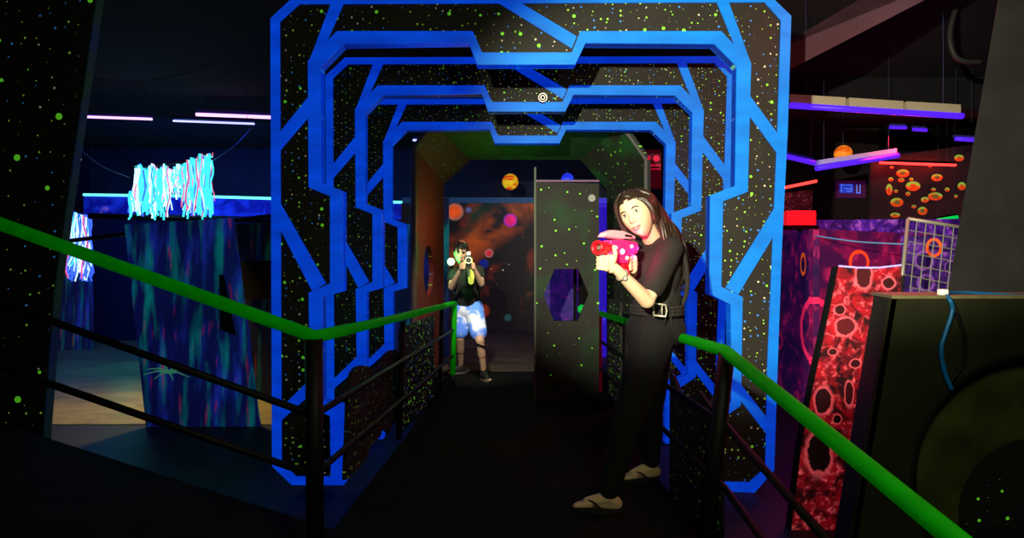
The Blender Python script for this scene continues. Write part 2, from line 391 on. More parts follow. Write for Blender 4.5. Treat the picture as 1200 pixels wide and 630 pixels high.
# star-speckled infill boards beside the walkway
def infill(label, pts, off, m=M_star_low, name='infill_board'):
    pts = [Vector(p) for p in pts]; c = Vector((sum(p.x for p in pts) / len(pts), sum(p.y for p in pts) / len(pts), 0))
    bm = bmesh.new(); slab(bm, [p - c for p in pts], off)
    return tag(link(name, bm, m, loc=c), label, 'board')
def onx(px, py, X): d = X * F / (px - 600); return W(px, py, d)
wav = [(409,457),(413,436),(418,430),(424,428),(432,429),(438,433),(444,431),(448,424),(452,415),(458,410),(464,410),(467,414)]
infill('wavy-topped black speckled board beside the left side of the walkway', [W(px, py, .90 * F / (600 - px)) for px, py in wav] + [W(px, py, .90 * F / (600 - px)) for px, py in ((467, 495), (462, 494), (456, 507), (449, 502), (446, 511), (436, 520), (428, 540), (416, 554), (405, 562))], (-.02, 0, 0))
infill('green speckled black board between two posts of the left handrail', [(-.855, 4.5, 0.002), (-.855, 4.5, .80), (-.78, 5.85, .80), (-.78, 5.85, 0.002)], (.018, 0.002, 0), star_mat('green_speckled_infill', (.006, .007, .005), 10, 22, .15, .18, .30, axis=1))
infill('black speckled board behind the legs of the woman on the right', [(1.03, 2.95, -.29), (1.03, 2.95, .5), (1.03, 3.3, .58), (1.03, 3.6, .46), (1.03, 3.9, .6), (1.03, 3.92, -.29)], (.02, 0, 0))
infill('black speckled board right of the walkway beyond the nearest arch', [(1.04, 4.35, -.29), (1.04, 4.35, .5), (1.04, 4.7, .6), (1.04, 5.15, .5), (1.04, 5.15, -.29)], (.02, 0, 0))
infill('green speckled board next to the red post at the far end of the right rail', [(.97, 5.35, .002), (.97, 5.35, .95), (.97, 6.05, .95), (.97, 6.05, .002)], (.018, 0, 0), MATS['green_speckled_infill'])

# ------------------------------------------------------------------ NEAR LEFT PANEL
pn = thing('leaning_panel', 'tall black board with sparse green dots leaning at the far left edge', 'board', (-2.6, 3.2, ZL))
L0 = Vector(pn.location)
bm = bmesh.new(); slab(bm, [W(-120, 640, 3.2) * 1 - L0, W(-120, -60, 3.2) - L0, W(119, -40, 3.2) - L0, W(110, 20, 3.2) - L0, W(64, 340, 3.2) - L0, W(40, 654, 3.2) - L0], (0, .055, 0)); link('board', bm, M_star_near, pn)
def edgemat():
    t = NT('painted_board_edge', .6)
    c = t.mix(t.mr(t.noise(3, 3), .45, .6), (0.006, 0.04, 0.02), (0.005, 0.02, 0.10)); return t.done(c, c, .12)
bm = bmesh.new(); slab(bm, [W(120, -40, 3.2) - L0, W(111, 20, 3.2) - L0, W(65, 340, 3.2) - L0, W(41, 654, 3.2) - L0, W(39, 654, 3.2) - L0, W(63, 340, 3.2) - L0, W(109, 20, 3.2) - L0, W(118, -40, 3.2) - L0], (0, .05, 0)); link('painted_edge', bm, edgemat(), pn)

# ------------------------------------------------------------------ LEFT BACKGROUND
def drip_mat(name, base=(0.008, 0.012, 0.07), glow=.35, cols=((.0, .35, .35), (.02, .05, .7), (.5, .02, .12)), zs=.8, xs=9.0, amt=(.5, .72)):
    t = NT(name, .5)
    v = t.scaled(t.tc, (xs, xs, zs))
    n1 = t.mr(t.noise(1.0, 5, v), *amt); n3 = t.noise(2.1, 3, v)
    off = t.N.new('ShaderNodeMapping'); off.inputs['Location'].default_value = (11, 4, 7); t.L.new(v, off.inputs['Vector'])
    n2 = t.mr(t.noise(1.2, 4, off.outputs[0]), amt[0] + .02, amt[1] + .03)
    n4 = t.mr(n3, .62, .74)
    c = t.mix(n2, t.mix(n1, base, cols[1]), cols[0]); c = t.mix(n4, c, cols[2])
    big = t.mr(t.noise(1.3, 3), .35, .65, .25, 1.0)
    c2 = t.mix(big, tuple(x * .4 for x in base), c)
    return t.done(c2, c2, glow)
M_drip = drip_mat('drip_painted_navy_board', base=(.005, .008, .11), glow=.36, zs=1.3, xs=8)
M_drip2 = drip_mat('drip_painted_teal_board', base=(.003, .006, .02), cols=((.01, .16, .12), (.01, .02, .2), (.25, .02, .05)), glow=.18)
def painted(label, pts, off, m, name='maze_wall', cat='wall panel', par=None):
    pts = [Vector(p) for p in pts]; c = Vector((sum(p.x for p in pts) / len(pts), sum(p.y for p in pts) / len(pts), min(p.z for p in pts)))
    bm = bmesh.new(); slab(bm, [p - c for p in pts], off); o = link(name, bm, m, loc=c)
    return tag(o, label, cat)
def gz(px, d, z=ZL): return Vector(((px - 600) / F * d, d, z))
dw = thing('maze_wall', 'wide navy board with dripping blue, teal and red paint behind the left handrail', 'wall panel', gz(230, 5.85))
L1 = Vector(dw.location)
bm = bmesh.new(); slab(bm, [p - L1 for p in (gz(171, 5.85, ZL + .007), W(146, 263, 5.85), W(272, 255, 5.85), W(302, 490, 5.85), gz(304, 5.85, ZL + .007))], (0, .05, 0)); link('board', bm, M_drip, dw)
bm = bmesh.new(); slab(bm, [p - L1 for p in (W(257, 322, 5.84), W(262, 322, 5.84), W(276, 393, 5.84), W(258, 386, 5.84))], (0, .008, 0)); link('slot', bm, M_blackw, dw)
# painted spider-like star near its foot
bm = bmesh.new()
for k in range(8):
    a = k * PI / 4 + .2; c = W(197, 436, 5.845) - L1
    tube(bm, [c, c + Vector((math.cos(a) * .11, 0, math.sin(a) * .035 + .02)), c + Vector((math.cos(a) * .25, 0, math.sin(a) * .07 - .01))], [.014, .008, .003], 5)
link('painted_splash', bm, mat('mint_paint', (.1, .4, .25), .6, emit=(.1, .5, .3), es=.18), dw)
painted('darker teal-streaked board just left of the nearest arch', [gz(296, 7.2), W(272, 262, 7.2), W(340, 260, 7.2), gz(345, 7.2)], (0, .06, 0), M_drip2)
painted('low black block behind the left leg of the nearest arch', [W(279, 350, 7.0), W(279, 312, 7.0), W(285, 306, 7.0), W(322, 305, 7.0), W(322, 350, 7.0)], (0, .12, 0), M_blackw, 'window_hood', 'block')
sw = painted('narrow blue board with orange splash behind the leaning panel', [gz(50, 11.4), W(60, 250, 11.4), W(104, 250, 11.4), gz(107, 11.4)], (0, .08, 0),
   drip_mat('orange_splash_board', base=(.01, .015, .10), cols=((.0, .3, .3), (.02, .05, .6), (.5, .10, .01)), glow=.3))
# far low barrier with a glowing cyan edge
t = NT('blue_mural_barrier', .6); n = t.mr(t.noise(2.2, 5, None, 1.5), .45, .68)
M_bar = t.done(t.mix(t.mr(t.noise(1.1, 3), .66, .74), t.mix(n, (.003, .006, .30), (.01, .05, .85)), (.5, .2, .6)), None, .5)
br = thing('barrier', 'long blue mural barrier with glowing cyan top edge at the back left', 'barrier', gz(300, 12.9))
L2 = Vector(br.location)
for a, b in ((98, 560),):
    bm = bmesh.new(); slab(bm, [p - L2 for p in (W(a, 252, 12.9), W(a, 229, 12.9), W(235, 231, 12.9), W(b, 240, 12.9), W(b, 258, 12.9))], (0, .08, 0)); link('mural_band', bm, M_bar, br)
    bm = bmesh.new(); tube(bm, [W(a, 228, 12.88) - L2, W(235, 230, 12.88) - L2, W(b, 239.5, 12.88) - L2], .028, 8); link('glowing_edge', bm, mat('cyan_glow', (.2, 1, 1), .5, emit=(.15, 1, .9), es=1.6), br)
    bm = bmesh.new(); slab(bm, [p - L2 for p in (gz(a, 12.92), W(a, 251, 12.92), W(b, 258, 12.92), gz(b, 12.92))], (0, .06, 0)); link('base_board', bm, mat('deep_navy', (.015, .02, .08), .7), br)
# dark horizontal rails in front of the barrier
for lab, a, b, r in (('upper thin black bar crossing in front of the back left barrier', W(58, 285, 8.4), W(330, 251, 8.4), .03), ('wide black shelf edge under the glowing string cluster', W(105, 253, 9.6), W(330, 258, 9.6), .05)):
    bm = bmesh.new(); m_ = (a + b) / 2; tube(bm, [a - m_, b - m_], r, 8); tag(link('crossbar', bm, M_black, loc=m_), lab, 'bar')

def strings(name, label, px0, px1, top, bot, d, n, curly, cols, seed):
    rr = random.Random(seed); bmS = bmesh.new(); L = W((px0 + px1) / 2, bot(0.5), d)
    me = bpy.data.meshes.new(name); mats_i = []
    for i in range(n):
        u = rr.random(); px = px0 + (px1 - px0) * u; y = d + rr.uniform(-.25, .25)
        t0 = top(u) + rr.uniform(-3, 3); b0 = bot(u) + rr.uniform(-16, 5)
        k0 = len(bmS.faces); pts = []; ph = rr.uniform(0, 6)
        for k in range(9):
            s = k / 8; pts.append(W(px + math.sin(s * 7 + ph) * curly * (.4 + s) + rr.uniform(-.8, .8), t0 + (b0 - t0) * s, y) - L)
        tube(bmS, pts, rr.uniform(.008, .016), 4)
        mi = rr.choices(range(len(cols)), [c[1] for c in cols])[0]
        mats_i.append((k0, len(bmS.faces), mi))
    bmS.faces.ensure_lookup_table()
    for a, b, mi in mats_i:
        for f in bmS.faces[a:b] if False else [bmS.faces[j] for j in range(a, b)]: f.material_index = mi
    o = link(name, bmS, None, loc=L)
    for c, _ in cols: o.data.materials.append(c)
    return tag(o, label, 'string fringe', kind='stuff')
m_cy = mat('cyan_string', (.1, .6, .7), .6, emit=(.05, .80, .85), es=1.2); m_wh = mat('white_string', (.7, .8, .9), .6, emit=(.55, .75, 1), es=1.3)
m_pk = mat('pink_string', (.8, .2, .3), .6, emit=(.9, .12, .2), es=.8); m_bl = mat('blue_string', (.1, .2, .9), .6, emit=(.04, .12, 1), es=1.2)
strings('string_fringe', 'big glowing cyan and white string fringe hanging over the back left wall', 152, 249,
        lambda u: (226 if u < .06 else 197 + 3 * math.sin(u * 40)) if u < .62 else 196 - 4 * u - 45 * min(u - .62, .2) + 2 * math.sin(u * 50), lambda u: 253 - (22 if .48 < u < .64 else 0) - 6 * math.sin(u * 33) ** 2, 9.5, 240, 2.0, [(m_cy, 6), (m_wh, 3), (m_pk, 1.3), (m_bl, 1.2)], 3)
strings('string_fringe', 'smaller blue-white glowing string tangle beside the leaning black panel', 70, 106,
        lambda u: 246 + 10 * u, lambda u: 325 if u > .3 else 300, 11.0, 90, 3.2, [(m_bl, 5), (m_wh, 3), (m_cy, 1.5), (m_pk, .6)], 5)
bm = bmesh.new()
a, b = W(152, 197, 9.6), W(249, 186, 9.6); m_ = (a + b) / 2; tube(bm, [a - m_, b - m_], .02, 8); tag(link('hanging_bar', bm, M_black, loc=m_), 'bar holding the big glowing string fringe', 'bar')

def hang(o, xs, ys=.03, z0=0.0, zt=3.95):
    for x, y, z in xs:
        bm = bmesh.new(); tube(bm, [(x, y + ys, z + z0), (x, y + ys, zt - o.location.z)], .003, 5); link('hanging_wire', bm, m_dcord, o)
m_dcord = mat('dark_blue_cord', (.03, .04, .12), .6)
def tube_light(label, a, b, m_tube, r=.02, house=None, hh=.05, name='tube_light', dirz=.03, group=None, segs=1):
    a, b = Vector(a), Vector(b); c = (a + b) / 2; o = thing(name, label, 'light', c, group)
    bm = bmesh.new(); tube(bm, [a - c, b - c], r, 10); link('tube', bm, m_tube, o, smooth=True)
    if house:
        for k in range(segs):
            s0 = k / segs + (.01 if k else 0); s1 = (k + 1) / segs - .01
            p0 = a + (b - a) * s0 - c; p1 = a + (b - a) * s1 - c
            bm = bmesh.new(); up = Vector((0, 0, dirz))
            slab(bm, [p0 + up, p1 + up, p1 + up + Vector((0, 0, hh)), p0 + up + Vector((0, 0, hh))], (0, .06, 0)); link('housing', bm, house, o)
    bc_ = (b - a) * .4
    hang(o, [tuple(-bc_), tuple(bc_)], .03, dirz + .01)
    return o
m_viol = mat('violet_tube_glow', (.02, .01, .1), .4, emit=(.10, .015, 1.0), es=1.0); m_pinkt = mat('pink_white_tube_glow', (1, .6, 1), .4, emit=(1.0, .42, 1.0), es=2.0)
m_whv = mat('white_blue_tube_glow', (.6, .6, 1), .4, emit=(.40, .42, 1.0), es=2.0); m_redt = mat('red_strip_glow', (.5, .02, .02), .4, emit=(1.0, .035, .03), es=3.2)
m_fix = mat('cream_fixture', (.42, .38, .24), .5); m_navyf = mat('navy_fixture', (.05, .06, .25), .5)
tube_light('pink glowing tube light at the top left beside the leaning panel', W(92, 136.5, 9), W(178, 139.5, 9), m_pinkt, .018, m_navyf)
tube_light('bright pink tube light touching the nearest arch on the left', W(230, 134, 9.4), W(318, 137.5, 9.4), m_pinkt, .026, m_navyf, dirz=.035)
tube_light('slim white-violet tube light below the bright pink tube', W(203, 141.5, 8.6), W(298, 145, 8.6), m_whv, .014, m_navyf)
tube_light('tiny violet tube light seen left of the speckled tunnel', W(484, 164, 11), W(498, 165, 11), m_whv, .02, m_navyf)
def cord(label, pts, r, m, name='cable', cat='cable', n=6):
    pts = smoothpath(pts); c = pts[len(pts) // 2].copy(); bm = bmesh.new(); tube(bm, [p - c for p in pts], r, n); return tag(link(name, bm, m, loc=c, smooth=True), label, cat)
m_dcord = mat('dark_blue_cord', (.03, .04, .12), .6)
cord('thin cord sagging from the slim tube light to the string fringe', [W(297, 147, 8.6), W(278, 168, 9), W(250, 188, 9.5)], .009, m_dcord)
cord('thin cord sagging under the ceiling at the upper left', [W(108, 92, 7), W(170, 95, 7), W(250, 75, 7), W(320, 28, 6.2)], .006, m_dcord)
cord('thin cord sagging from the leaning panel towards the string fringe', [W(95, 176, 8), W(120, 195, 8.6), W(152, 208, 9.4)], .006, m_dcord)
bm = bmesh.new(); tube(bm, smoothpath([(.0, 0, .09), (-.012, 0, .0), (.012, 0, -.09)]), [.004] + [.014] * 11 + [.004], 6)
tag(link('hook_lamp', bm, mat('white_hook', (.8, .8, .8), .4, emit=(.6, .7, 1), es=.5), loc=W(93, 178, 6)), 'small white crescent lamp beside the leaning black panel', 'lamp')

# ------------------------------------------------------------------ RIGHT BACKGROUND
def crater_mat(name, dark, mid, hot, glow=.3, sc_=6.0, cr=2.4, rings=(), crr=.30, discs=()):
    t = NT(name, .6)
    n = t.noise(sc_, 6, None, 1.2); n2 = t.noise(sc_ * 2.6, 4, None, .6)
    c = t.mix(t.mr(n, .40, .62), dark, mid); c = t.mix(t.math('MULTIPLY', t.mr(n2, .52, .66), t.mr(n, .42, .6)), c, hot)
    d, col = t.voro(cr, t.tc); s = t.sep(col); r = t.math('MULTIPLY', s[0], crr)
    rim = t.math('MULTIPLY', t.math('LESS_THAN', d, t.math('MULTIPLY', r, 1.3)), t.math('GREATER_THAN', s[0], .35))
    c = t.mix(t.math('MULTIPLY', rim, .6), c, hot)
    hole = t.math('MULTIPLY', t.math('LESS_THAN', d, r), t.math('GREATER_THAN', s[0], .35))
    c = t.mix(hole, c, dark)
    for (x, z, r0, w, colr, sx) in rings:
        _, l = t.disc(x, z, r0, sx=sx)
        k = t.math('LESS_THAN', t.math('ABSOLUTE', t.math('ADD', t.math('SUBTRACT', l, r0), t.math('MULTIPLY', t.math('SUBTRACT', n2, .5), w * 1.5))), w)
        c = t.mix(k, c, colr)
    for (x, z, rx, rz, colr) in discs:
        n_ = t.noise(sc_ * 1.5, 3); mk, l = t.disc(x, z, 1.0, .1, rx, rz)
        lw = t.math('ADD', l, t.math('MULTIPLY', t.math('SUBTRACT', n_, .5), .9))
        c = t.mix(t.mr(lw, 1.0, 1.35, .75, 0), c, hot); c = t.mix(t.mr(lw, .88, 1.0, 1, 0), c, colr)
    return t.done(c, c, glow)
ca = (W(952, 269, 6.0)); 
def fwall(label, P0, P1, m, th=.06, name='maze_wall', ztop=None):
    """upright board from P0 to P1 (top corners), local X along it"""
    P0, P1 = Vector(P0), Vector(P1); dx = Vector((P1.x - P0.x, P1.y - P0.y, 0)); Ln = dx.length; ang = math.atan2(dx.y, dx.x)
    bm = bmesh.new(); slab(bm, [(0, 0, 0), (Ln, 0, 0), (Ln, 0, P1.z - ZL), (0, 0, P0.z - ZL)], (0, th, 0))
    o = link(name, bm, m, loc=(P0.x, P0.y, ZL)); o.rotation_euler = (0, 0, ang); return tag(o, label, 'wall panel')
# local XZ of the rings: x along wall from its left end
M_cA = crater_mat('purple_crater_board', (.05, .003, .05), (.20, .004, .06), (.42, .012, .10), .42, 3.2, 1.2,
   rings=((.0, .93, .30, .034, (.85, .02, .12), .95), (.56, 1.62 - .0, .11, .018, (.95, .06, .01), 1.0)), crr=.22)
fwall('long purple and magenta board with painted craters at the right, behind the red one', W(953, 268, 6.0), W(1135, 276, 6.5), M_cA)
M_cL = crater_mat('dark_blue_crater_board', (.015, .003, .05), (.07, .003, .07), (.35, .01, .09), .42, 3.2, 1.2, rings=((1.16, 1.60, .10, .02, (.95, .12, .01), .6), (1.40, .93, .30, .034, (.85, .02, .12), .95)), crr=.2)
fwall('dark blue-purple board angled away behind the nearest arch on the right', W(895, 280, 7.4), W(953, 268.5, 6.0), M_cL)
M_cB = crater_mat('red_crater_board', (.02, .002, .004), (.33, .004, .012), (.95, .12, .15), .34, 9.5, 3.6, crr=.0, discs=[((W(px, py, 3.55).x - 2.05), W(px, py, 3.55).z - ZL, rx * 3.55 / F, rz * 3.55 / F, cl) for px, py, rx, rz, cl in ((1012, 322, 9, 17, (.05, .004, .006)), (1041, 331, 7, 7, (.03, .003, .004)), (984, 363, 6, 6, (.03, .003, .004)), (991, 382, 11, 10, (.08, .004, .008)), (1002, 426, 6, 5, (.03, .002, .003)), (976, 412, 5, 4, (.03, .003, .004)), (981, 491, 5, 5, (.01, .001, .002)), (965, 470, 10, 16, (.02, .002, .004)), (995, 462, 5, 14, (.03, .002, .004)), (960, 530, 14, 24, (.006, .001, .002)))])
pts = [W(928, 640, 3.55), W(940, 520, 3.55), W(956, 440, 3.55), W(969, 380, 3.55), W(983, 312, 3.55), W(1005, 314, 3.55), W(1030, 314, 3.55), W(1056, 311, 3.55), W(1050, 640, 3.55)]
pts = [p if p.z > ZL else Vector((p.x, p.y, ZL)) for p in pts]
rb = thing('maze_wall', 'leaning red and black cratered board between the arch and the olive box', 'wall panel', (2.05, 3.55, ZL)); L3 = Vector(rb.location)
bm = bmesh.new(); slab(bm, [p - L3 for p in pts], (0, .05, 0)); link('board', bm, M_cB, rb)
bm = bmesh.new(); tube(bm, [W(983, 311.5, 3.55) - L3, W(1005, 313.5, 3.55) - L3, W(1030, 313.5, 3.55) - L3, W(1056, 310.5, 3.55) - L3], .006, 6); link('pale_top_edge', bm, mat('pale_blue_edge', (.4, .4, .9), .5, emit=(.25, .2, .9), es=.5), rb)
bm = bmesh.new(); pe = pts[:5]; slab(bm, [p - L3 + Vector((-.004, -.002, 0)) for p in pe] + [p - L3 + Vector((-.014, -.002, 0)) for p in pe[::-1]], (0, .056, 0)); link('black_side_edge', bm, M_blackw, rb)
M_cC = crater_mat('violet_crater_barrier', (.03, .004, .10), (.12, .02, .45), (.55, .12, .65), .45, 3.6, 1.6, crr=.25)
fwall('far violet cratered barrier running behind the purple boards', W(900, 258, 9.0), W(1140, 256, 9.4), M_cC)
ob = thing('warning_bar', 'bright red glowing block on the far barrier right of the nearest arch', 'block', W(938, 259, 8.6))
bm = bmesh.new(); box(bm, (-.22, -.06, -.10), (.20, .06, .11)); o = link('red_block', bm, mat('red_block_glow', (.8, .02, .02), .5, emit=(1, .01, .02), es=.7), ob); bevel(o, .015)
bm = bmesh.new(); box(bm, (-.24, -.05, -.16), (.24, .07, -.10)); link('base', bm, M_blackw, ob)
ob.location.z = W(938, 256, 8.6).z
# black back wall panel with asteroid mural
wx = thing('mural_board', 'black board painted with orange and green asteroids below a red light strip', 'mural', (6.5, 10.5, 1.0)); Lw = Vector(wx.location)
ast = [(1058, 203, 8, 5), (1085, 213, 0, 0), (1070, 218, 9, 6), (1098, 208, 7, 4.5), (1035, 216, 0, 0), (1042, 222, 4, 7), (1051, 237, 8, 5.5), (1096, 230, 9, 5), (1084, 234, 5, 3.5), (1081, 247, 6, 5), (1049, 252, 6, 3), (1044, 210, 3, 2.5), (1056, 211, 4, 2.5), (1064, 227, 3, 2.5), (1110, 222, 3, 2.5), (1068, 210, 2.5, 2), (1090, 194, 2.5, 2), (1050, 224, 2.5, 2), (1045, 196, 2.5, 1.5), (1071, 242, 3, 2), (1094, 222, 3, 2), (1124, 185, 6, 4), (1127, 218, 5, 5), (1120, 230, 2.5, 2)]
t = NT('asteroid_mural', .6)
c = t.mix(t.mr(t.noise(2, 3), .4, .7), (.012, .006, .008), (.03, .008, .010))
gn = t.N.new('ShaderNodeSeparateXYZ'); t.L.new(t.tc, gn.inputs[0])
nn = t.noise(5, 4)
for (px, py, a, b) in ast:
    if not a: continue
    p = W(px, py, 10.5) - Lw; s_ = 10.5 / F
    mk, l = t.disc(p.x, p.z, 1.0, .12, a * s_, b * s_)
    g = t.math('ADD', t.mr(gn.outputs[2], p.z - b * s_, p.z + b * s_), t.math('MULTIPLY', t.math('SUBTRACT', nn, .5), 1.6))
    cc = t.mix(t.mr(g, .45, .75), (.75, .06, .01), (.25, .55, .06))
    cc = t.mix(t.mr(l, .3, .6), t.mix(t.math('GREATER_THAN', nn, .5), (.10, .12, .02), (.6, .05, .01)), cc)
    c = t.mix(mk, c, cc)
M_ast = t.done(c, c, .55)
bm = bmesh.new(); slab(bm, [p - Lw for p in (W(1020, 275, 10.5), W(1020, 186, 10.5), W(1135, 170, 10.5), W(1180, 160, 10.5), W(1180, 275, 10.5))], (0, .06, 0)); link('painted_board', bm, M_ast, wx)
for px in (1030, 1170): bm = bmesh.new(); tube(bm, [W(px, 190, 10.6) - Lw, Vector((W(px, 180, 10.6).x, 10.6, ZL)) - Lw], .03, 8); link('support_post', bm, M_black, wx)
painted('plain black partition behind the violet barrier, holding the blue sign', [gz(905, 11.4), W(905, 150, 11.4), W(1030, 150, 11.4), gz(1030, 11.4)], (0, .08, 0), mat('black_partition', (.02, .012, .014), .8), 'partition', 'partition')
painted('maroon patterned board high on the right of the nearest arch', [W(918, 256, 9.8), W(918, 226, 9.8), W(952, 222, 9.8), W(952, 256, 9.8)], (0, .05, 0), crater_mat('maroon_scribble', (.05, .005, .01), (.12, .01, .02), (.45, .12, .12), .25, 9, 3, crr=.1), 'poster', 'poster')
sg = thing('blue_sign', 'small dim blue lit sign on the black partition at the right', 'sign', W(998, 221, 11.3)); Ls = Vector(sg.location)
bm = bmesh.new(); box(bm, (-.27, 0, -.17), (.27, .07, .15)); link('board', bm, mat('sign_back', (.10, .02, .08), .6, emit=(.05, .0, .05), es=.4), sg)
bm = bmesh.new(); box(bm, (-.23, -.012, -.08), (.03, 0, .09)); link('blue_field', bm, mat('sign_blue', (.02, .05, .5), .6, emit=(.01, .05, .6), es=.7), sg)
bm = bmesh.new()
for (x0, z0, x1, z1) in ((-.21, .06, -.12, .075), (-.21, -.06, -.195, .075), (-.16, .0, -.10, .015), (-.10, .06, -.02, .075), (-.02, -.04, -.005, .07), (-.10, -.01, -.03, .005), (.08, -.09, .10, .08), (.14, -.09, .16, .08), (.08, -.09, .16, -.07), (-.10, -.06, -.01, -.045)): box(bm, (x0, -.018, z0), (x1, -.012, z1))
link('lettering', bm, mat('sign_light_strokes', (.2, .25, .7), .6, emit=(.12, .18, .8), es=.7), sg)
rs = thing('red_sign', 'small red poster with two round shapes right of the speckled tunnel', 'sign', W(764, 190, 9.6))
bm = bmesh.new(); box(bm, (-.16, 0, -.42), (.15, .03, .20)); link('board', bm, mat('sign_dark_red', (.07, .004, .01), .6, emit=(.06, 0, .005), es=.5), rs)
m_rs = mat('sign_red_shapes', (.6, .02, .06), .6, emit=(.75, .01, .05), es=.7)
for x in (-.07, .07):
    bm = bmesh.new(); tube(bm, [(x, -.008, .06), (x, 0, .06)], .052, 20); link('round_shape', bm, m_rs, rs)
for row, z, h in ((0, -.05, .034), (1, -.11, .022)):
    x = -.13; bm = bmesh.new()
    while x < .12:
        w_ = R.uniform(.012, .03); box(bm, (x, -.006, z - h / 2), (x + w_, 0, z + h / 2)); x += w_ + .010
    link('lettering', bm, m_rs, rs)

tube_light('long violet tube light under a cream casing at the upper right', W(926, 123.5, 6.0), W(1128, 136, 6.0), m_viol, .030, m_fix, .085, dirz=.03, segs=3)
lt = tube_light('tilted violet tube light with pale casing below the long one', W(957, 197, 7.2), W(1052, 182, 7.6), m_viol, .034, mat('pale_fixture', (.5, .5, .75), .4, emit=(.2, .2, .5), es=.3), .055, dirz=.04)
tube_light('short violet tube light meeting the tilted one near the arch', W(921, 183, 7.2), W(955, 191, 7.2), m_viol, .03, m_navyf, .03)
for lab, a, b, d in (('leftmost of three small violet lights below the long casing', (1043, 149), (1062, 149.5), 10), ('middle of three small violet lights below the long casing', (1070, 151.5), (1086, 152.5), 10), ('small violet light beside the leaning grey column', (1120, 162.5), (1143, 164), 8)):
    tube_light(lab, W(*a, d), W(*b, d), m_viol, .028, m_navyf, .03)
for px_ in (1045, 1075, 1105): lamp('strip_red_light', 'POINT', W(px_, 189, 10.3), 5.0, (1, .02, .02), size=.05)
lamp('strip_red_light', 'POINT', W(938, 213, 9.1), 3.0, (1, .02, .02), size=.05)
tube_light('horizontal red light strip above the asteroid mural', W(1031, 190.5, 10.2), W(1120, 193.5, 10.2), m_redt, .022, M_blackw, .03, name='light_strip')
tube_light('short slanted red light strip beside the nearest arch', W(916, 220.5, 9), W(957, 212, 9), m_redt, .022, M_blackw, .03, name='light_strip')
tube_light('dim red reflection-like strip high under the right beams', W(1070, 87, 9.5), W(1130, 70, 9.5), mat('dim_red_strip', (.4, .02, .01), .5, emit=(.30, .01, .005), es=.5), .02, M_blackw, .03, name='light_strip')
tube_light('faint red strip just right of the nearest arch top', W(935, 72, 9), W(975, 75, 9), MATS['dim_red_strip'], .02, M_blackw, .03, name='light_strip')
tube_light('green light strip half hidden behind the wire grid', W(1098, 258, 10.2), W(1122, 254, 10.2), mat('green_strip', (.0, .6, .1), .5, emit=(.0, .8, .1), es=.7), .03, M_blackw, .03, name='light_strip')
cord('pale blue cable strung in front of the purple crater board', [W(955, 276, 5.9), W(1005, 283, 5.5), W(1062, 286, 5.2)], .006, mat('pale_blue_cable', (.1, .3, .45), .5, emit=(.05, .25, .45), es=.35))
cord('dark hose hanging from the ceiling at the upper right', [W(1120, 8, 6), W(1113, 40, 6), W(1118, 64, 6), W(1132, 72, 6), W(1150, 72, 6)], .025, mat('grey_hose', (.02, .02, .02), .6), 'hose', 'hose', 10)
# wire grid
wg = thing('wire_grid', 'leaning metal wire grid panel behind the olive box', 'grid panel', W(1060, 345, 3.95)); Lg = Vector(wg.location)
g = [W(1064, 256, 3.95), W(1150, 270, 3.95), W(1135, 420, 3.95), W(1050, 400, 3.95)]
m_grid = mat('galvanised_grid', (.24, .24, .19), .45, .3)
bm = bmesh.new()
for a, b in ((0, 1), (1, 2), (2, 3), (3, 0)): tube(bm, [g[a] - Lg, g[b] - Lg], .012, 8)
link('grid_frame', bm, m_grid, wg, smooth=True)
bm = bmesh.new()
for k in range(1, 8):
    s = k / 8; tube(bm, [g[0].lerp(g[1], s) - Lg, g[3].lerp(g[2], s) - Lg], .0035, 6)
for k in range(1, 11):
    s = k / 11; tube(bm, [g[0].lerp(g[3], s) - Lg, g[1].lerp(g[2], s) - Lg], .0035, 6)
link('grid_wires', bm, m_grid, wg)
for p in (g[3], g[2]): bm = bmesh.new(); tube(bm, [p - Lg, Vector((p.x, p.y, ZL)) - Lg], .012, 8); link('leg', bm, m_grid, wg)

ou = thing('round_graffiti_board', 'violet board with an orange painted ring seen through the wire grid', 'wall panel', W(1094, 290, 5.6))
bm = bmesh.new(); box(bm, (-.28, 0, -1.74), (.42, .04, .12)); link('board', bm, crater_mat('violet_board', (.02, .006, .08), (.08, .02, .25), (.3, .1, .5), .4, 6, 3), ou)
bm = bmesh.new(); tube(bm, [(.065 * math.cos(a * PI / 10), -.006, .065 * math.sin(a * PI / 10) * 1.2) for a in range(21)], .013, 6, False); link('orange_ring', bm, mat('orange_fluor', (.9, .12, .01), .6, emit=(1, .10, .01), es=.6), ou)
ou.location.z = W(1094, 290, 5.6).z; 

# leaning grey column
m_col = mat('grey_concrete', (.0075, .0075, .0068), .8, var=.35, vscale=5)
bm = bmesh.new()
b0 = [W(1080, 645, 3.3), W(1250, 645, 3.3)]; b0 = [Vector((v.x, v.y, ZL)) for v in b0]; t0 = [W(1172, -60, 3.3), W(1340, -60, 3.3)]
t0 = [Vector((b0[0].x + (W(1172, -14, 3.3).x - W(1110, 342, 3.3).x) * 1.9 + .12, 3.3, 3.94)), Vector((b0[1].x + 1.0, 3.3, 3.94))]
e0 = W(1110, 342, 3.3); e1 = W(1169, 0, 3.3); sl = (e1.x - e0.x) / (e1.z - e0.z)
xa = e0.x + sl * (ZL - e0.z); xb = e0.x + sl * (3.94 - e0.z)
slab(bm, [(xa, 3.3, ZL), (xb, 3.3, 3.94), (xb + .9, 3.3, 3.94), (xa + .9, 3.3, ZL)], (.46, .5, 0)); o = struct(link('column', bm, m_col)); bevel(o, .02)

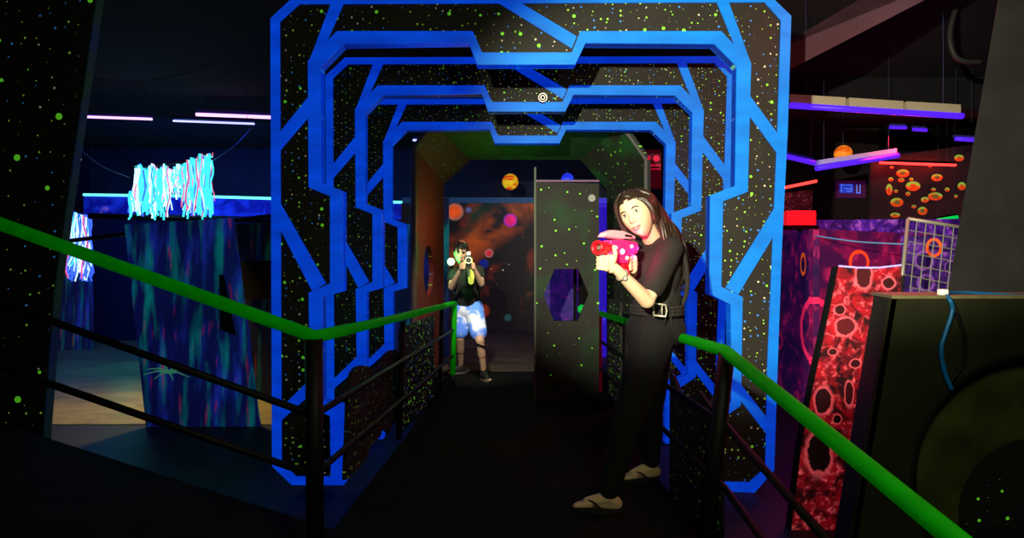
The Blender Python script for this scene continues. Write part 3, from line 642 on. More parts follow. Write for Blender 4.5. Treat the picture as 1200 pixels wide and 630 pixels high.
# olive box barrier with round recess, right foreground
bx = thing('box_barrier', 'large dark olive box with plywood top edge and round recess, right foreground', 'barrier', (1.75, 2.3, ZL)); Lb = Vector(bx.location)
m_ol = mat('dark_olive_paint', (.0115, .0125, .005), .75, spec=.1, var=.25, vscale=4); m_ply = mat('plywood_edge', (.11, .095, .04), .6, var=.2, vscale=20)
zt = W(1045, 350, 2.3).z
fl = [Vector(((1045 - 600) / F * 2.3, 2.3, zt)), Vector((3.0, 2.3, zt)), Vector((3.0, 2.3, ZL)), Vector((1.17, 2.3, ZL))]
fl[3].x = fl[0].x - (zt - ZL) * .165
cx, cz, cr = W(1215, 560, 2.3).x, W(1215, 560, 2.3).z, .475
hole = [(cx + cr * math.cos(a * PI / 24), 2.3, cz + cr * math.sin(a * PI / 24)) for a in range(48)]
bm = bmesh.new(); slab_holes(bm, [p - Lb for p in fl], [[Vector(h) - Lb for h in hole]], (0, .02, 0)); link('front_panel', bm, m_ol, bx)
bk = W(1024, 342.5, 2.62); dxl = bk.x - fl[0].x
bm = bmesh.new(); slab(bm, [fl[0] - Lb, Vector((bk.x, 2.62, zt)) - Lb, Vector((fl[3].x + dxl, 2.62, ZL)) - Lb, fl[3] - Lb], (.02, 0, 0)); link('side_panel', bm, m_ol, bx)
bm = bmesh.new(); slab(bm, [fl[0] + Vector((0, 0, .001)) - Lb, Vector((3.0, 2.3, zt + .001)) - Lb, Vector((3.0, 2.66, zt + .001)) - Lb, Vector((bk.x, 2.64, zt + .001)) - Lb], (0, 0, .012)); link('plywood_top', bm, m_ply, bx)
bm = bmesh.new(); slab(bm, [(cx - Lb.x + (cr + .02) * math.cos(a * PI / 24), .06, cz - Lb.z + (cr + .02) * math.sin(a * PI / 24)) for a in range(48)], (0, .02, 0)); link('recessed_disc', bm, mat('olive_disc', (.03, .036, .006), .5, var=.5, vscale=6), bx)
bm = bmesh.new(); tube(bm, [(cx - Lb.x + cr * math.cos(a * PI / 24), .01, cz - Lb.z + cr * math.sin(a * PI / 24)) for a in range(49)], .016, 8, False); link('recess_shade_ring', bm, M_blackw, bx, smooth=True)  # black ring draws the shade in the groove around the recess
c2x, c2z = W(1212, 602, 2.36).x, W(1212, 602, 2.36).z
bm = bmesh.new(); slab(bm, [(c2x - Lb.x + .30 * math.cos(a * PI / 24), .045, c2z - Lb.z + .30 * math.sin(a * PI / 24)) for a in range(48)], (0, .015, 0)); link('starry_disc', bm, star_mat('starry_disc', (.003, .003, .003), 10, 24, .075, .04, .2), bx)
m_bc = mat('blue_cable', (.003, .07, .16), .4, emit=(0, .08, .25), es=.1)
zc = zt + .02
cord('blue cable lying along the plywood top of the olive box', [W(1106, 344, 2.34), W(1125, 342.5, 2.40), W(1160, 344, 2.40), W(1215, 347, 2.36), W(1290, 347, 2.36)], .0065, m_bc, n=8)
cord('blue cable end hanging down the front of the olive box', [W(1107, 344, 2.33), W(1113, 351, 2.285), W(1116, 364, 2.285), W(1108, 390, 2.28), W(1103, 410, 2.28), W(1107, 435, 2.285), W(1115, 456, 2.285)], .0075, m_bc, n=8)
cord('black cable loop hanging beside the blue cable on the box', [W(1109, 344, 2.33), W(1117, 356, 2.285), W(1126, 380, 2.28), W(1132, 400, 2.28), W(1129, 425, 2.285), W(1116, 445, 2.285), W(1112, 450, 2.285)], .0055, M_black, n=8)
bm = bmesh.new(); box(bm, (-.014, -.014, -.006), (.014, .016, .018)); o = link('cable_clip', bm, M_white, loc=W(1105, 344, 2.325)); bevel(o, .005); tag(o, 'white cable clip on the front edge of the box top', 'clip')

# ------------------------------------------------------------------ CENTRE BACKGROUND
DP = 5.65
cp = thing('doorway_panel', 'grey speckled standing panel with a hexagonal window, in the middle of the walkway', 'board', ((664 - 600) / F * DP, DP, 0)); Lc = Vector(cp.location)
hexa = [(650,315),(678,315),(690,345),(677,376),(649,376),(637,345)]
xl, xr = W(627.5, 0, DP).x - Lc.x, W(702, 0, DP).x - Lc.x
bm = bmesh.new(); slab_holes(bm, [(xl, 0, .002), (xl, 0, W(0, 213, DP).z), (xr, 0, W(0, 215, DP).z), (xr, 0, .002)], [[W(*h, DP) - Lc for h in hexa]], (0, .05, 0)); link('board', bm, star_mat('sparse_starry_panel', (.0115, .012, .008), 7.5, 30, .075, .0, .30, tint=(.008, .055, .012), bigd=.95), cp)
bm = bmesh.new(); box(bm, (xl - .012, -.012, 0), (xl + .006, .062, W(0, 196, DP).z)); link('edge_post', bm, mat('grey_green_edge', (.07, .09, .06), .6), cp)
bm = bmesh.new(); box(bm, (xl, -.006, W(0, 213, DP).z), (xr, .056, W(0, 213, DP).z + .018)); link('top_trim', bm, mat('pale_violet_trim', (.15, .08, .16), .6), cp)
bm = bmesh.new(); tube(bm, [W(693.5, 232, DP - .012) - Lc, W(693.5, 232, DP) - Lc], .034, 20); link('white_disc', bm, mat('dull_white', (.28, .30, .26), .6), cp)
# purple panel beyond the window
t = NT('purple_mural_panel', .6); n = t.noise(3.5, 5, None, 2.0)
c = t.mix(t.mr(n, .45, .6), (.012, .005, .12), (.05, .005, .20)); c = t.mix(t.mr(t.noise(2.4, 3, None, 1.6), .56, .66), c, (.65, .02, .25))
M_pur = t.done(c, c, .45)
painted('violet and pink mural board seen through the hexagonal window', [gz(634, 7.9, 0.013), W(634, 240, 7.9), W(680, 240, 7.9), gz(680, 7.9, 0.013)], (0, .04, 0), M_pur)
bs = thing('slatted_screen', 'dark upright slats seen through the right half of the hexagonal window', 'screen', gz(688, 7.3, .013)); Lq = Vector(bs.location)
for k in range(5):
    bm = bmesh.new(); x = W(674 + k * 6, 0, 7.3).x - Lq.x; box(bm, (x - .018, 0, 0), (x + .018, .03, 1.7)); link('slat', bm, M_blackw, bs)
bm = bmesh.new(); box(bm, (W(673, 0, 7.3).x - Lq.x, .0, 1.7), (W(700, 0, 7.3).x - Lq.x, .04, 1.76)); link('top_rail', bm, M_blackw, bs)
bm = bmesh.new(); sphere(bm, (0, 0, 0), .055); tag(link('green_orb_light', bm, mat('green_orb', (0, .4, .05), .5, emit=(0, .35, .03), es=.5), loc=W(682, 362, 7.1)), 'small green light seen through the hexagonal window', 'light')
bm = bmesh.new(); slab(bm, [W(704, 380, 8.4) - W(706, 380, 8.4) + Vector((0, 0, -1.2)), Vector((.10, 0, -1.2)), Vector((.10, 0, 1.35)), Vector((-.03, 0, 1.35))], (0, .04, 0))
tag(link('banner', bm, mat('blue_violet_glow', (.03, .02, .5), .6, emit=(.03, .01, .6), es=.6), loc=W(703, 345, 8.4)), 'narrow glowing blue strip just right of the middle panel', 'banner')

# octagonal speckled tunnel
tn = thing('octagonal_tunnel', 'eight-sided speckled tunnel of brown, red and green boards beyond the arches', 'tunnel', (0, 6.55, 0)); Lt = Vector(tn.location)
dn, df = 6.55, 7.9
NP = {'lb': gz(488, dn, 0.002), 'lc': W(488, 174, dn), 'tl': W(508, 146, dn), 'tr': W(728, 146, dn), 'rc': W(757, 187, dn), 'rb': gz(757, dn, 0.002)}
FP = {'lb': gz(520, df, 0.014), 'lc': W(520, 216, df), 'tl': W(552, 187, df), 'tr': W(680, 187, df), 'rc': W(711, 222, df), 'rb': gz(711, df, 0.014)}
def tq(name, a, b, m, off, holes=None):
    P_ = [NP[a] - Lt, NP[b] - Lt, FP[b] - Lt, FP[a] - Lt]
    bm = bmesh.new()
    if holes: slab_holes(bm, P_, holes, off)
    else: slab(bm, P_, off)
    return link(name, bm, m, tn)
ov = []
for k in range(20):
    a = k * PI / 10; s = .40 + .17 * math.cos(a); z = 1.23 + .30 * math.sin(a)
    base = NP['lb'].lerp(FP['lb'], s); ov.append(Vector((base.x, base.y, z)) - Lt)
tq('left_wall', 'lb', 'lc', M_redwall, (-.05, 0, 0), [ov])
tq('left_corner_board', 'lc', 'tl', M_brown, (-.03, 0, .04)); tq('top_board', 'tl', 'tr', M_greensof, (0, 0, .05))
tq('right_corner_board', 'tr', 'rc', M_star_gate, (.03, 0, .04)); tq('right_wall', 'rc', 'rb', M_star_gate, (.05, 0, 0))
bm = bmesh.new(); mm_ = [NP[k] - Lt for k in ('rb', 'rc', 'tr')]; tube(bm, mm_, .022, 8); link('right_front_edge', bm, mat('grey_edge', (.10, .10, .085), .6), tn)
bm = bmesh.new(); mm_ = [NP[k] - Lt + Vector((-.025, -.01, 0)) for k in ('lb', 'lc', 'tl')]; tube(bm, mm_, .034, 8); link('left_front_edge', bm, mat('brown_edge', (.05, .03, .02), .6), tn)
# blue drip board just left of tunnel and seen through its oval hole
painted('blue streaked board behind the left wall of the speckled tunnel', [gz(455, 9.2, ZL), W(455, 262, 9.2), W(500, 262, 9.2), W(500, 235, 9.2), W(512, 235, 9.2), gz(512, 9.2, ZL)], (0, .05, 0), drip_mat('cyan_drip_board', base=(.004, .01, .05), cols=((.0, .35, .4), (.01, .03, .5), (.1, .02, .3)), glow=.5, xs=6))
painted('blue upright strip at the right edge of the tunnel wall, left of the boy', [gz(519, 8.6, .012), W(519, 232, 8.6), W(526, 232, 8.6), gz(526, 8.6, .012)], (0, .04, 0), MATS['cyan_drip_board'], 'post_board', 'post')
# space mural wall
sm = thing('space_mural', 'big black wall painted with planets, stars and an orange nebula behind the boy', 'mural', (0, 12.0, 0.01)); Lm = Vector(sm.location)
t = NT('space_mural_paint', .6)
nb = t.noise(1.15, 6, None, .8)
gx = t.N.new('ShaderNodeSeparateXYZ'); t.L.new(t.tc, gx.inputs[0])
diag = t.math('ABSOLUTE', t.math('SUBTRACT', t.math('SUBTRACT', gx.outputs[2], t.math('MULTIPLY', gx.outputs[0], .75)), 2.35))
band = t.mr(diag, .05, .55, 1, 0)
c = t.mix(t.math('MULTIPLY', band, t.mr(nb, .42, .6)), (.008, .006, .007), (.42, .07, .01))
c = t.mix(t.math('MULTIPLY', t.mr(t.noise(1.7, 5), .56, .7), .55), c, (.30, .03, .008))
c = t.mix(t.math('MULTIPLY', t.mr(t.noise(.9, 3), .55, .7), .5), c, (.01, .06, .02))
d, col = t.voro(5.5); s = t.sep(col); st = t.math('LESS_THAN', d, t.math('MULTIPLY', s[0], .10)); c = t.mix(st, c, (.7, .7, .5))
for px, py, r, ca_, cb in ((533, 248, 11, (1.0, .10, .01), (.25, .15, .12)), (598, 258, 8.5, (.9, .01, .18), (.18, .02, .4)), (573, 296.5, 5.5, (.7, .03, .04), (.3, .2, .2)), (567, 309, 6.5, (.01, .02, .3), (.01, .01, .08)), (549, 246, 4, (.1, .12, .3), (.05, .05, .1)), (595, 372, 5, (.02, .1, .1), (.01, .02, .02)), (566, 364, 9, (.35, .04, .01), (.1, .01, .01))):
    p = W(px, py, 12) - Lm; r_ = r * 12 / F
    mk, l = t.disc(p.x, p.z, r_, .18)
    mk2, l2 = t.disc(p.x - r_ * .25, p.z + r_ * .25, r_ * .75, .5)
    cc = t.mix(t.mr(t.noise(3.2, 4), .4, .6), ca_, tuple(v * .6 for v in ca_)); c = t.mix(mk, c, t.mix(t.math('SUBTRACT', 1.0, t.mr(l, r_ * .5, r_, 0, 1)), cb, cc))
M_sm = t.done(c, c, .55)
bm = bmesh.new(); slab(bm, [p - Lm for p in (gz(470, 12, .012), W(470, 238, 12), W(760, 238, 12), gz(760, 12, .012))], (0, .08, 0)); link('painted_board', bm, M_sm, sm)
bm = bmesh.new(); box(bm, (-2.2, -.03, W(0, 238, 12).z - .01), (2.7, .10, W(0, 232, 12).z)); link('top_trim', bm, mat('dim_blue_trim', (.02, .06, .14), .6, emit=(.01, .04, .10), es=.4), sm)

def planet(label, px, py, d, r, cols, glow):
    o = thing('hanging_planet', label, 'planet decoration', W(px, py, d), 'hanging planet balls')
    t = NT('planet_' + str(px), .5); v = t.scaled(t.tc, (1, 1, 5)); n = t.noise(1 / r * .45, 4, v, .8)
    c = t.mix(t.mr(n, .4, .52), cols[0], cols[1]); c = t.mix(t.mr(n, .56, .64), c, cols[2])
    bm = bmesh.new(); sphere(bm, (0, 0, 0), r, nu=32, nv=20); link('ball', bm, t.done(c, c, glow), o, smooth=True)
    bm = bmesh.new(); tube(bm, [(0, 0, r), (0, 0, 3.94 - o.location.z)], .003, 5); link('string', bm, m_dcord, o)
planet('yellow and red striped planet ball hanging left of the middle panel', 598, 213, 10, .135, ((.8, .06, .01), (.9, .55, .01), (.45, .8, .03)), .5)
planet('orange planet ball hanging above the tilted violet light', 988, 180, 8.5, .118, ((.75, .09, .005), (1, .30, .02), (.5, .07, .01)), .55)
planet('blue planet ball hanging just above the middle panel', 665, 210, 9.5, .10, ((.01, .02, .7), (.02, .06, .9), (.01, .03, .6)), .7)

# ------------------------------------------------------------------ PEOPLE
m_skin = NT('skin', .55, .3); m_skin = m_skin.done(m_skin.mix(m_skin.mr(m_skin.noise(6, 3), .4, .65), (.54, .35, .215), (.60, .40, .25)))
m_skinb = NT('skin_boy', .55, .3); m_skinb = m_skinb.done(m_skinb.mix(m_skinb.mr(m_skinb.noise(6, 3), .4, .65), (.50, .31, .19), (.56, .36, .23)))
m_hair = NT('dark_brown_hair', .45, .4); m_hair = m_hair.done(m_hair.mix(m_hair.noise(60, 2), (.007, .004, .0025), (.030, .017, .009)))
m_hairb = mat('black_hair', (.008, .007, .006), .5)
m_shirt = mat('black_cotton', (.0068, .0058, .0044), .9, var=.25, vscale=12); m_trou = mat('black_trousers', (.0022, .002, .002), .9, var=.2, vscale=9)

def head_verts(bm, Cn, X, Y, Z, s=1.0, female=True):
    """sculpted head: X to the subject's right, Y forward, Z up"""
    vs = bmesh.ops.create_uvsphere(bm, u_segments=72, v_segments=56, radius=1)['verts']
    g = lambda a, s_: math.exp(-(a / s_) ** 2)
    for v in vs:
        n = v.co.copy(); x, y, z = n.x * .073, n.y * .094, n.z * .116
        if z < 0:
            t_ = min(1, -z / .116); x *= 1 - .34 * t_ ** 1.5
            if y < 0: y *= 1 - .45 * t_; 
            else: y = y * (1 + .05 * t_) + .012 * t_
        if n.y > 0:
            w = n.y ** 0.5
            y -= .006 * g(x, .05) * g(z - .06, .05) * w
            y -= .013 * (g(x - .031, .015) + g(x + .031, .015)) * g(z - .008, .012) * w         # sockets
            y += .005 * g(z - .028, .010) * (g(x - .03, .022) + g(x + .03, .022)) * w            # brow
            nz = max(0.0, min(1.0, (.018 - z) / .052)) if z > -.036 else 0
            y += (.006 + .021 * nz) * g(x, .0085 + .005 * nz) * (1 if -.034 < z < .022 else 0) * w
            y += .009 * g(x, .022) * g(z + .060, .014) * w
            y -= .004 * g(x, .022) * g(z + .062, .003) * w
            y += .009 * g(x, .022) * g(z + .098, .016) * w
            y += .005 * (g(x - .040, .018) + g(x + .040, .018)) * g(z + .018, .02) * w
        v.co = Cn + (X * x + Y * y + Z * z) * s
    for sx in (-1, 1):
        M = Matrix((X, Y, Z)).transposed() @ Matrix.Rotation(sx * .35, 3, 'Z')
        sphere(bm, Cn + (X * sx * .074 + Y * -.012 + Z * -.008) * s, (.009 * s, .019 * s, .031 * s), M, 14, 10)

def basis(f, u):
    Y = Vector(f).normalized(); Z = Vector(u); Z = (Z - Y * Z.dot(Y)).normalized(); X = Y.cross(Z); return X, Y, Z

def face_parts(root, L, Cn, X, Y, Z, s, m_lid=None, brow_m=None, lipcol=(.62, .20, .16)):
    T = lambda x, y, z: Cn + (X * x + Y * y + Z * z) * s - L
    M = Matrix((X, Y, Z)).transposed()
    for sx in (-1, 1):
        bm = bmesh.new(); sphere(bm, T(sx * .031, .0775, .008), (.0125 * s, .007 * s, .0058 * s), M, 16, 10); e = link('eye', bm, mat('eye_white', (.65, .6, .55), .3), root, smooth=True)
        bm = bmesh.new(); sphere(bm, T(sx * .031 - .001, .0835, .008), (.0052 * s, .002 * s, .0052 * s), M, 12, 8); link('iris', bm, mat('dark_iris', (.02, .012, .008), .2), e, smooth=True)
        bm = bmesh.new(); tube(bm, [T(sx * a, b, c_) for a, b, c_ in ((.018, .080, .010), (.026, .0855, .0155), (.036, .083, .0145), (.046, .074, .008))], [.0012, .0022, .0022, .001], 6); link('upper_lash', bm, brow_m, root)
        bm = bmesh.new(); tube(bm, [T(sx * a, b, c_) for a, b, c_ in ((.013, .0885, .024), (.026, .0890, .031), (.038, .082, .031), (.050, .068, .022))], [.0025, .0036, .003, .0012], 6); link('eyebrow', bm, brow_m, root)
    bm = bmesh.new()
    tube(bm, [T(a, b, c_) for a, b, c_ in ((-.023, .086, -.059), (-.011, .101, -.0555), (0, .104, -.0575), (.011, .101, -.0555), (.023, .086, -.059))], [.001, .0042, .0040, .0042, .001], 8)
    tube(bm, [T(a, b, c_) for a, b, c_ in ((-.022, .086, -.060), (-.011, .0985, -.0655), (0, .102, -.067), (.011, .0985, -.0655), (.022, .086, -.060))], [.001, .0045, .0055, .0045, .001], 8)
    link('lips', bm, mat('lips_rose', lipcol, .4), root, smooth=True)

def finger(bm, pts, r):
    pts = [Vector(p) for p in pts]
    for i in range(len(pts) - 1): capsule(bm, pts[i], pts[i + 1], r * (1 - .07 * i), r * (1 - .07 * (i + 1)), 10)

# ---------- woman
wo = thing('person', 'young woman in black leaning on the right rail and aiming a red gun', 'person', (.70, 3.28, 0)); L = Vector(wo.location)
HC_ = W(746.5, 251, 3.10); X, Y, Z = basis((-.50, -.85, -.14), (-.50, -.1, .88)); S = 1.08
sl_, sr_ = Vector((.815, 3.07, 1.355)), Vector((.70, 3.37, 1.36)); el_ = W(758, 352, 2.95); wl = W(724, 317, 2.83)
er_ = Vector((.715, 3.37, 1.10)); wr = Vector((.605, 3.07, 1.275))
hl, hr = Vector((.75, 3.17, .90)), Vector((.80, 3.36, .90)); kl, kr = Vector((.605, 3.085, .49)), Vector((.805, 3.47, .49)); al, ar = Vector((.503, 3.08, .085)), Vector((.825, 3.555, .085))
bm = bmesh.new()
head_verts(bm, HC_ - L, X, Y, Z, S)
nk = Vector((.765, 3.20, 1.40))
capsule(bm, HC_ - Y * .025 - Z * .06 - L, nk - L, .050, .056); capsule(bm, nk - L, Vector((.77, 3.22, 1.33)) - L, .058, .075)
Mt = Matrix.Rotation(math.atan2(-.95, .3), 3, 'Z')   # x axis along the shoulder line
sphere(bm, Vector((.765, 3.22, 1.25)) - L, (.155, .095, .17), Mt); sphere(bm, Vector((.775, 3.24, 1.07)) - L, (.125, .09, .16), Mt); sphere(bm, Vector((.778, 3.265, .93)) - L, (.155, .115, .13), Mt)
capsule(bm, sl_ - L, el_ - L, .046, .038); capsule(bm, el_ - L, wl - L, .040, .025); capsule(bm, sr_ - L, er_ - L, .046, .038); capsule(bm, er_ - L, wr - L, .040, .025)
for h_, k_, a_ in ((hl, kl, al), (hr, kr, ar)):
    capsule(bm, h_ - L, k_ - L, .078, .052); capsule(bm, k_ - L, a_ + Vector((0, 0, .02)) - L, .052, .033)
# feet: both point to the left of the picture
def foot(bm, ank, d_, s=1.0, L=L):
    d_ = Vector(d_).normalized(); side = Vector((-d_.y, d_.x, 0)); z = Vector((0, 0, 1)); a = Vector((ank[0], ank[1], 0)) - L
    capsule(bm, a + z * .075, a - d_ * .035 * s + z * .045, .034 * s, .031 * s)
    capsule(bm, a + z * .075, a + d_ * .115 * s + z * .040, .036 * s, .026 * s); capsule(bm, a - d_ * .03 + z * .042, a + d_ * .12 * s + z * .035, .030 * s, .022 * s)
    for k in range(5):
        o_ = side * (.030 - .015 * k) * s; ln = (.175, .178, .172, .163, .150)[k] * s; rr = (.012, .009, .0085, .008, .0078)[k] * s
        capsule(bm, a + d_ * .105 * s + o_ * .9 + z * .036, a + d_ * ln + o_ + z * (.024 + .004), rr * 1.3, rr)
foot(bm, al, (-1, .18, 0)); foot(bm, ar, (-1, -.25, 0))
# left hand under the barrel
G0 = W(699, 290, 2.76); G1 = Vector((.625, 2.985, 1.352)); ga = (G1 - G0).normalized()
pL = W(713.5, 308, 2.815) - L
wv = wl - L
capsule(bm, wv, pL + Vector((.012, .008, -.012)), .025, .026); capsule(bm, pL + Vector((.012, .006, -.028)), pL + Vector((.006, .0, .022)), .022, .024); capsule(bm, pL + Vector((-.012, -.008, -.026)), pL + Vector((-.012, -.012, .018)), .017, .018)
for k, (dz, ln) in enumerate(((.029, .036), (.0095, .040), (-.010, .038), (-.029, .030))):
    b = pL + Vector((-.010, -.018, dz)); finger(bm, [b, b + Vector((-.030, -.010, .002)), b + Vector((-.046, .012, .004)), b + Vector((-.034, .032, .006))], .0088)
b = pL + Vector((.022, -.016, .012)); finger(bm, [b, b + Vector((.004, -.014, .030)), b + Vector((-.002, -.010, .062))], .0125)
# right hand on the grip
pR = Vector((.600, 2.985, 1.275)) - L
capsule(bm, wr - L, pR + Vector((.008, .02, 0)), .026, .028); capsule(bm, pR + Vector((.005, 0, -.028)), pR + Vector((.003, 0, .025)), .022, .024)
for k, dz in enumerate((.030, .011, -.008, -.027)):
    b = pR + Vector((-.002, -.018, dz)); finger(bm, [b, b + Vector((-.018, -.028, .0)), b + Vector((-.046, -.026, .002)), b + Vector((-.058, .002, .004))], .0092)
b = pR + Vector((.0, .0, .034)); finger(bm, [b, b + Vector((-.028, .012, .018)), b + Vector((-.055, .014, .016))], .0115)
body = link('body', bm, m_skin, wo, smooth=True); remesh(body, .0042, 3, .5)
face_parts(wo, L, HC_, X, Y, Z, S, brow_m=m_hair)
# t-shirt
bm = bmesh.new()
sphere(bm, Vector((.772, 3.225, 1.245)) - L, (.178, .118, .18), Mt, 28, 20); sphere(bm, Vector((.785, 3.245, 1.08)) - L, (.155, .118, .17), Mt, 28, 20)
sphere(bm, Vector((.755, 3.20, 1.22)) - L + Mt @ Vector((.0, -.03, 0)), (.14, .095, .11), Mt)
capsule(bm, Vector((.772, 3.20, 1.375)) - L, sl_ - L, .050, .062); capsule(bm, Vector((.76, 3.24, 1.375)) - L, sr_ - L, .050, .062)
capsule(bm, sl_ - L, sl_.lerp(el_, .74) - L, .066, .060); capsule(bm, sr_ - L, sr_.lerp(er_, .95) - L, .066, .058)
for k in range(16):   # folds
    a = R.uniform(-1.2, 1.2); z_ = R.uniform(1.02, 1.3); c_ = Vector((.775, 3.23, z_)) + Mt @ Vector((math.cos(a * 1.6) * .15, math.sin(a) * .11, 0))
    capsule(bm, c_ - L, c_ + Vector((R.uniform(-.04, .04), R.uniform(-.03, .03), -.10)) - L, .012, .006, 8)
o = link('t_shirt', bm, m_shirt, wo, smooth=True); remesh(o, .008, 6, .5)
# trousers
bm = bmesh.new()
sphere(bm, Vector((.785, 3.265, .925)) - L, (.185, .150, .125), Mt, 28, 20)
for h_, k_, a_ in ((hl, kl, al), (hr, kr, ar)):
    capsule(bm, h_ - L, k_ - L, .118, .082); capsule(bm, k_ - L, a_ + Vector((0, 0, .03)) - L, .078, .054); capsule(bm, k_ - L, k_ + Vector((0, 0, -.06)) - L, .071, .064)
o = link('trousers', bm, m_trou, wo, smooth=True); remesh(o, .009, 6, .5)
# harness belt with buckle and back strap
bm = bmesh.new()
ring = [Vector((.785, 3.25, 1.03)) + Mt @ Vector((math.cos(a * PI / 16) * .163, math.sin(a * PI / 16) * .125, 0)) - L for a in range(33)]
for dz in (-.018, 0, .018): tube(bm, [p + Vector((0, 0, dz)) for p in ring], .011, 8, False)
o = link('belt', bm, mat('black_webbing', (.010, .009, .007), .8), wo, smooth=True)
bc = W(773, 363, 3.03) - L
bm = bmesh.new(); w2, h2 = .030, .030; dd = Vector((.97, -.05, -.12)).normalized(); uu = Vector((0, 0, 1))
tube(bm, [bc - dd * w2 - uu * h2, bc + dd * w2 - uu * h2, bc + dd * (w2 + .006), bc + dd * w2 + uu * h2, bc - dd * w2 + uu * h2, bc - dd * w2 - uu * h2], .0055, 8); tube(bm, [bc + dd * .012 - uu * h2, bc + dd * .012 + uu * h2], .004, 6)
link('buckle', bm, mat('dull_metal', (.32, .30, .22), .4, .5), wo, smooth=True)
bm = bmesh.new(); pts = smoothpath([Vector((.80, 3.12, 1.425)), Vector((.87, 3.10, 1.38)), Vector((.915, 3.13, 1.25)), Vector((.925, 3.17, 1.12)), Vector((.90, 3.2, 1.03)), Vector((.90, 3.16, .93)), Vector((.885, 3.15, .86))])
tube(bm, [p - L for p in pts], .013, 8); link('back_strap', bm, MATS['black_webbing'], wo, smooth=True)
# wristwatch
ax = (wl - el_).normalized(); wc = el_.lerp(wl, .86) - L; u1 = ax.orthogonal().normalized(); v1 = ax.cross(u1)
bm = bmesh.new(); tube(bm, [wc + (u1 * math.cos(a * PI / 12) + v1 * math.sin(a * PI / 12)) * .030 for a in range(25)], .0045, 8, False); wb = link('watch_strap', bm, mat('silver', (.25, .24, .2), .35, .6), wo, smooth=True)
outd = (Vector((0, 0, HC)) - (wc + L)); outd = (outd - ax * outd.dot(ax)).normalized()
bm = bmesh.new(); tube(bm, [wc + outd * .030, wc + outd * .037], .012, 20); link('watch_case', bm, MATS['silver'], wb)
bm = bmesh.new(); tube(bm, [wc + outd * .037, wc + outd * .0382], .009, 20); link('watch_dial', bm, mat('white_dial', (.4, .4, .36), .4), wb)
bm = bmesh.new(); tube(bm, [wc + outd * .0382, wc + outd * .0390], .003, 12); link('watch_hands', bm, M_black, wb)
# hair
def T(x, y, z): return HC_ + (X * x + Y * y + Z * z) * S - L
bm = bmesh.new(); hr_ = random.Random(11)
# skull cap
vs = bmesh.ops.create_uvsphere(bm, u_segments=40, v_segments=28, radius=1)['verts']; kill = []
for v in vs:
    n = v.co.copy(); x, y, z = n.x * .084, n.y * .102 - .008, n.z * .125 + .003
    if n.z < 0: x *= 1 - .12 * (-n.z)
    hairline = .055 - .35 * max(0, abs(x) - .04)
    if (y > .02 and z < .070 - abs(x) * .25) or z < -.07: kill.append(v)
    w = 1 + .012 * math.sin(n.x * 40 + n.z * 9)
    v.co = T(x * w, y * w, z * w)
bmesh.ops.delete(bm, geom=kill, context='VERTS')
def lock(pts, r0, n=5):
    P_ = smoothpath(pts, 5); m = len(P_); tube(bm, P_, [r0 * (.55 + .6 * math.sin(min(1, (i + 1) / m * 1.15) * PI * .8)) * (1 - .72 * (i / (m - 1)) ** 3) for i in range(m)], n)
# local frame: +x is the subject's right (picture left), part on the crown
for i in range(54):
    u = i / 53; j = lambda a: hr_.uniform(-a, a)
    # subject's left side and back: sweeps behind the ear and down the back
    x0 = .012 - .03 * u; y0 = .058 - .13 * u
    top = T(x0 + j(.006), y0 + j(.006), .118 - .03 * abs(u - .45))
    side = T(-.074 - .012 * math.sin(u * PI) + j(.004), .030 - .11 * u + j(.006), .035 + j(.01))
    low = T(-.076 + .05 * u * u + j(.006), .004 - .09 * u + j(.008), -.055 + j(.01))
    e1 = W(770 + 18 * u + j(3) * 1, 262 + 4 * u + j(3), 3.12 + .14 * u) - L
    e2 = W(780 + 23 * u + j(3), 286 + 6 * u + j(4), 3.06 + .14 * u) - L
    e3 = W(788 + 18 * u + j(4), 322 + 20 * hr_.random(), 3.10 + .10 * u) - L
    pts = [top, side, low, e1, e2] + ([e3] if u > .35 else [])
    lock(pts, .0125 + hr_.uniform(-.003, .005))
for i in range(20):
    u = i / 19; j = lambda a: hr_.uniform(-a, a)
    # subject's right side, picture left: falls in front of the far cheek
    lock([T(.008 + j(.004), .062 - .12 * u, .119), T(.060 + j(.003), .054 - .10 * u, .082 + j(.006)), T(.084 + j(.004), .034 - .09 * u, .005 + j(.01)), T(.084 + j(.006), .020 - .05 * u, -.065 + j(.01)), T(.070 + j(.008), .012 - .05 * u, -.125 + hr_.uniform(-.03, .01))], .0085)
for i in range(16):
    u = i / 15; j = lambda a: hr_.uniform(-a, a)   # crown to nape
    lock([T(.005 + j(.02), .02 - .05 * u, .123), T(.06 * (u - .4) + j(.01), -.085, .085 + j(.01)), T(.09 * (u - .45) + j(.01), -.108, .01), T(.08 * (u - .5) + j(.01), -.085, -.09), W(778 + 14 * u, 285, 3.22) - L, W(788 + 12 * u, 312, 3.24) - L], .013)
for i in range(26):
    u = i / 25; j = lambda a: hr_.uniform(-a, a)   # loose hair bridging the side of the head and the shoulder
    lock([T(-.02 + j(.02), -.03 - .05 * u, .118), T(-.075 + j(.006), -.045 - .03 * u, .06 + j(.01)), W(771 + 7 * u + j(1.5), 250 + j(3), 3.10 + .08 * u) - L, W(776 + 12 * u + j(2), 266 + j(3), 3.06 + .10 * u) - L,
          W(781 + 15 * u + j(2), 283 + j(3), 3.05 + .12 * u) - L, W(788 + 14 * u + j(3), 302 + 22 * hr_.random(), 3.06 + .14 * u) - L], .013)
link('hair', bm, m_hair, wo, smooth=True)
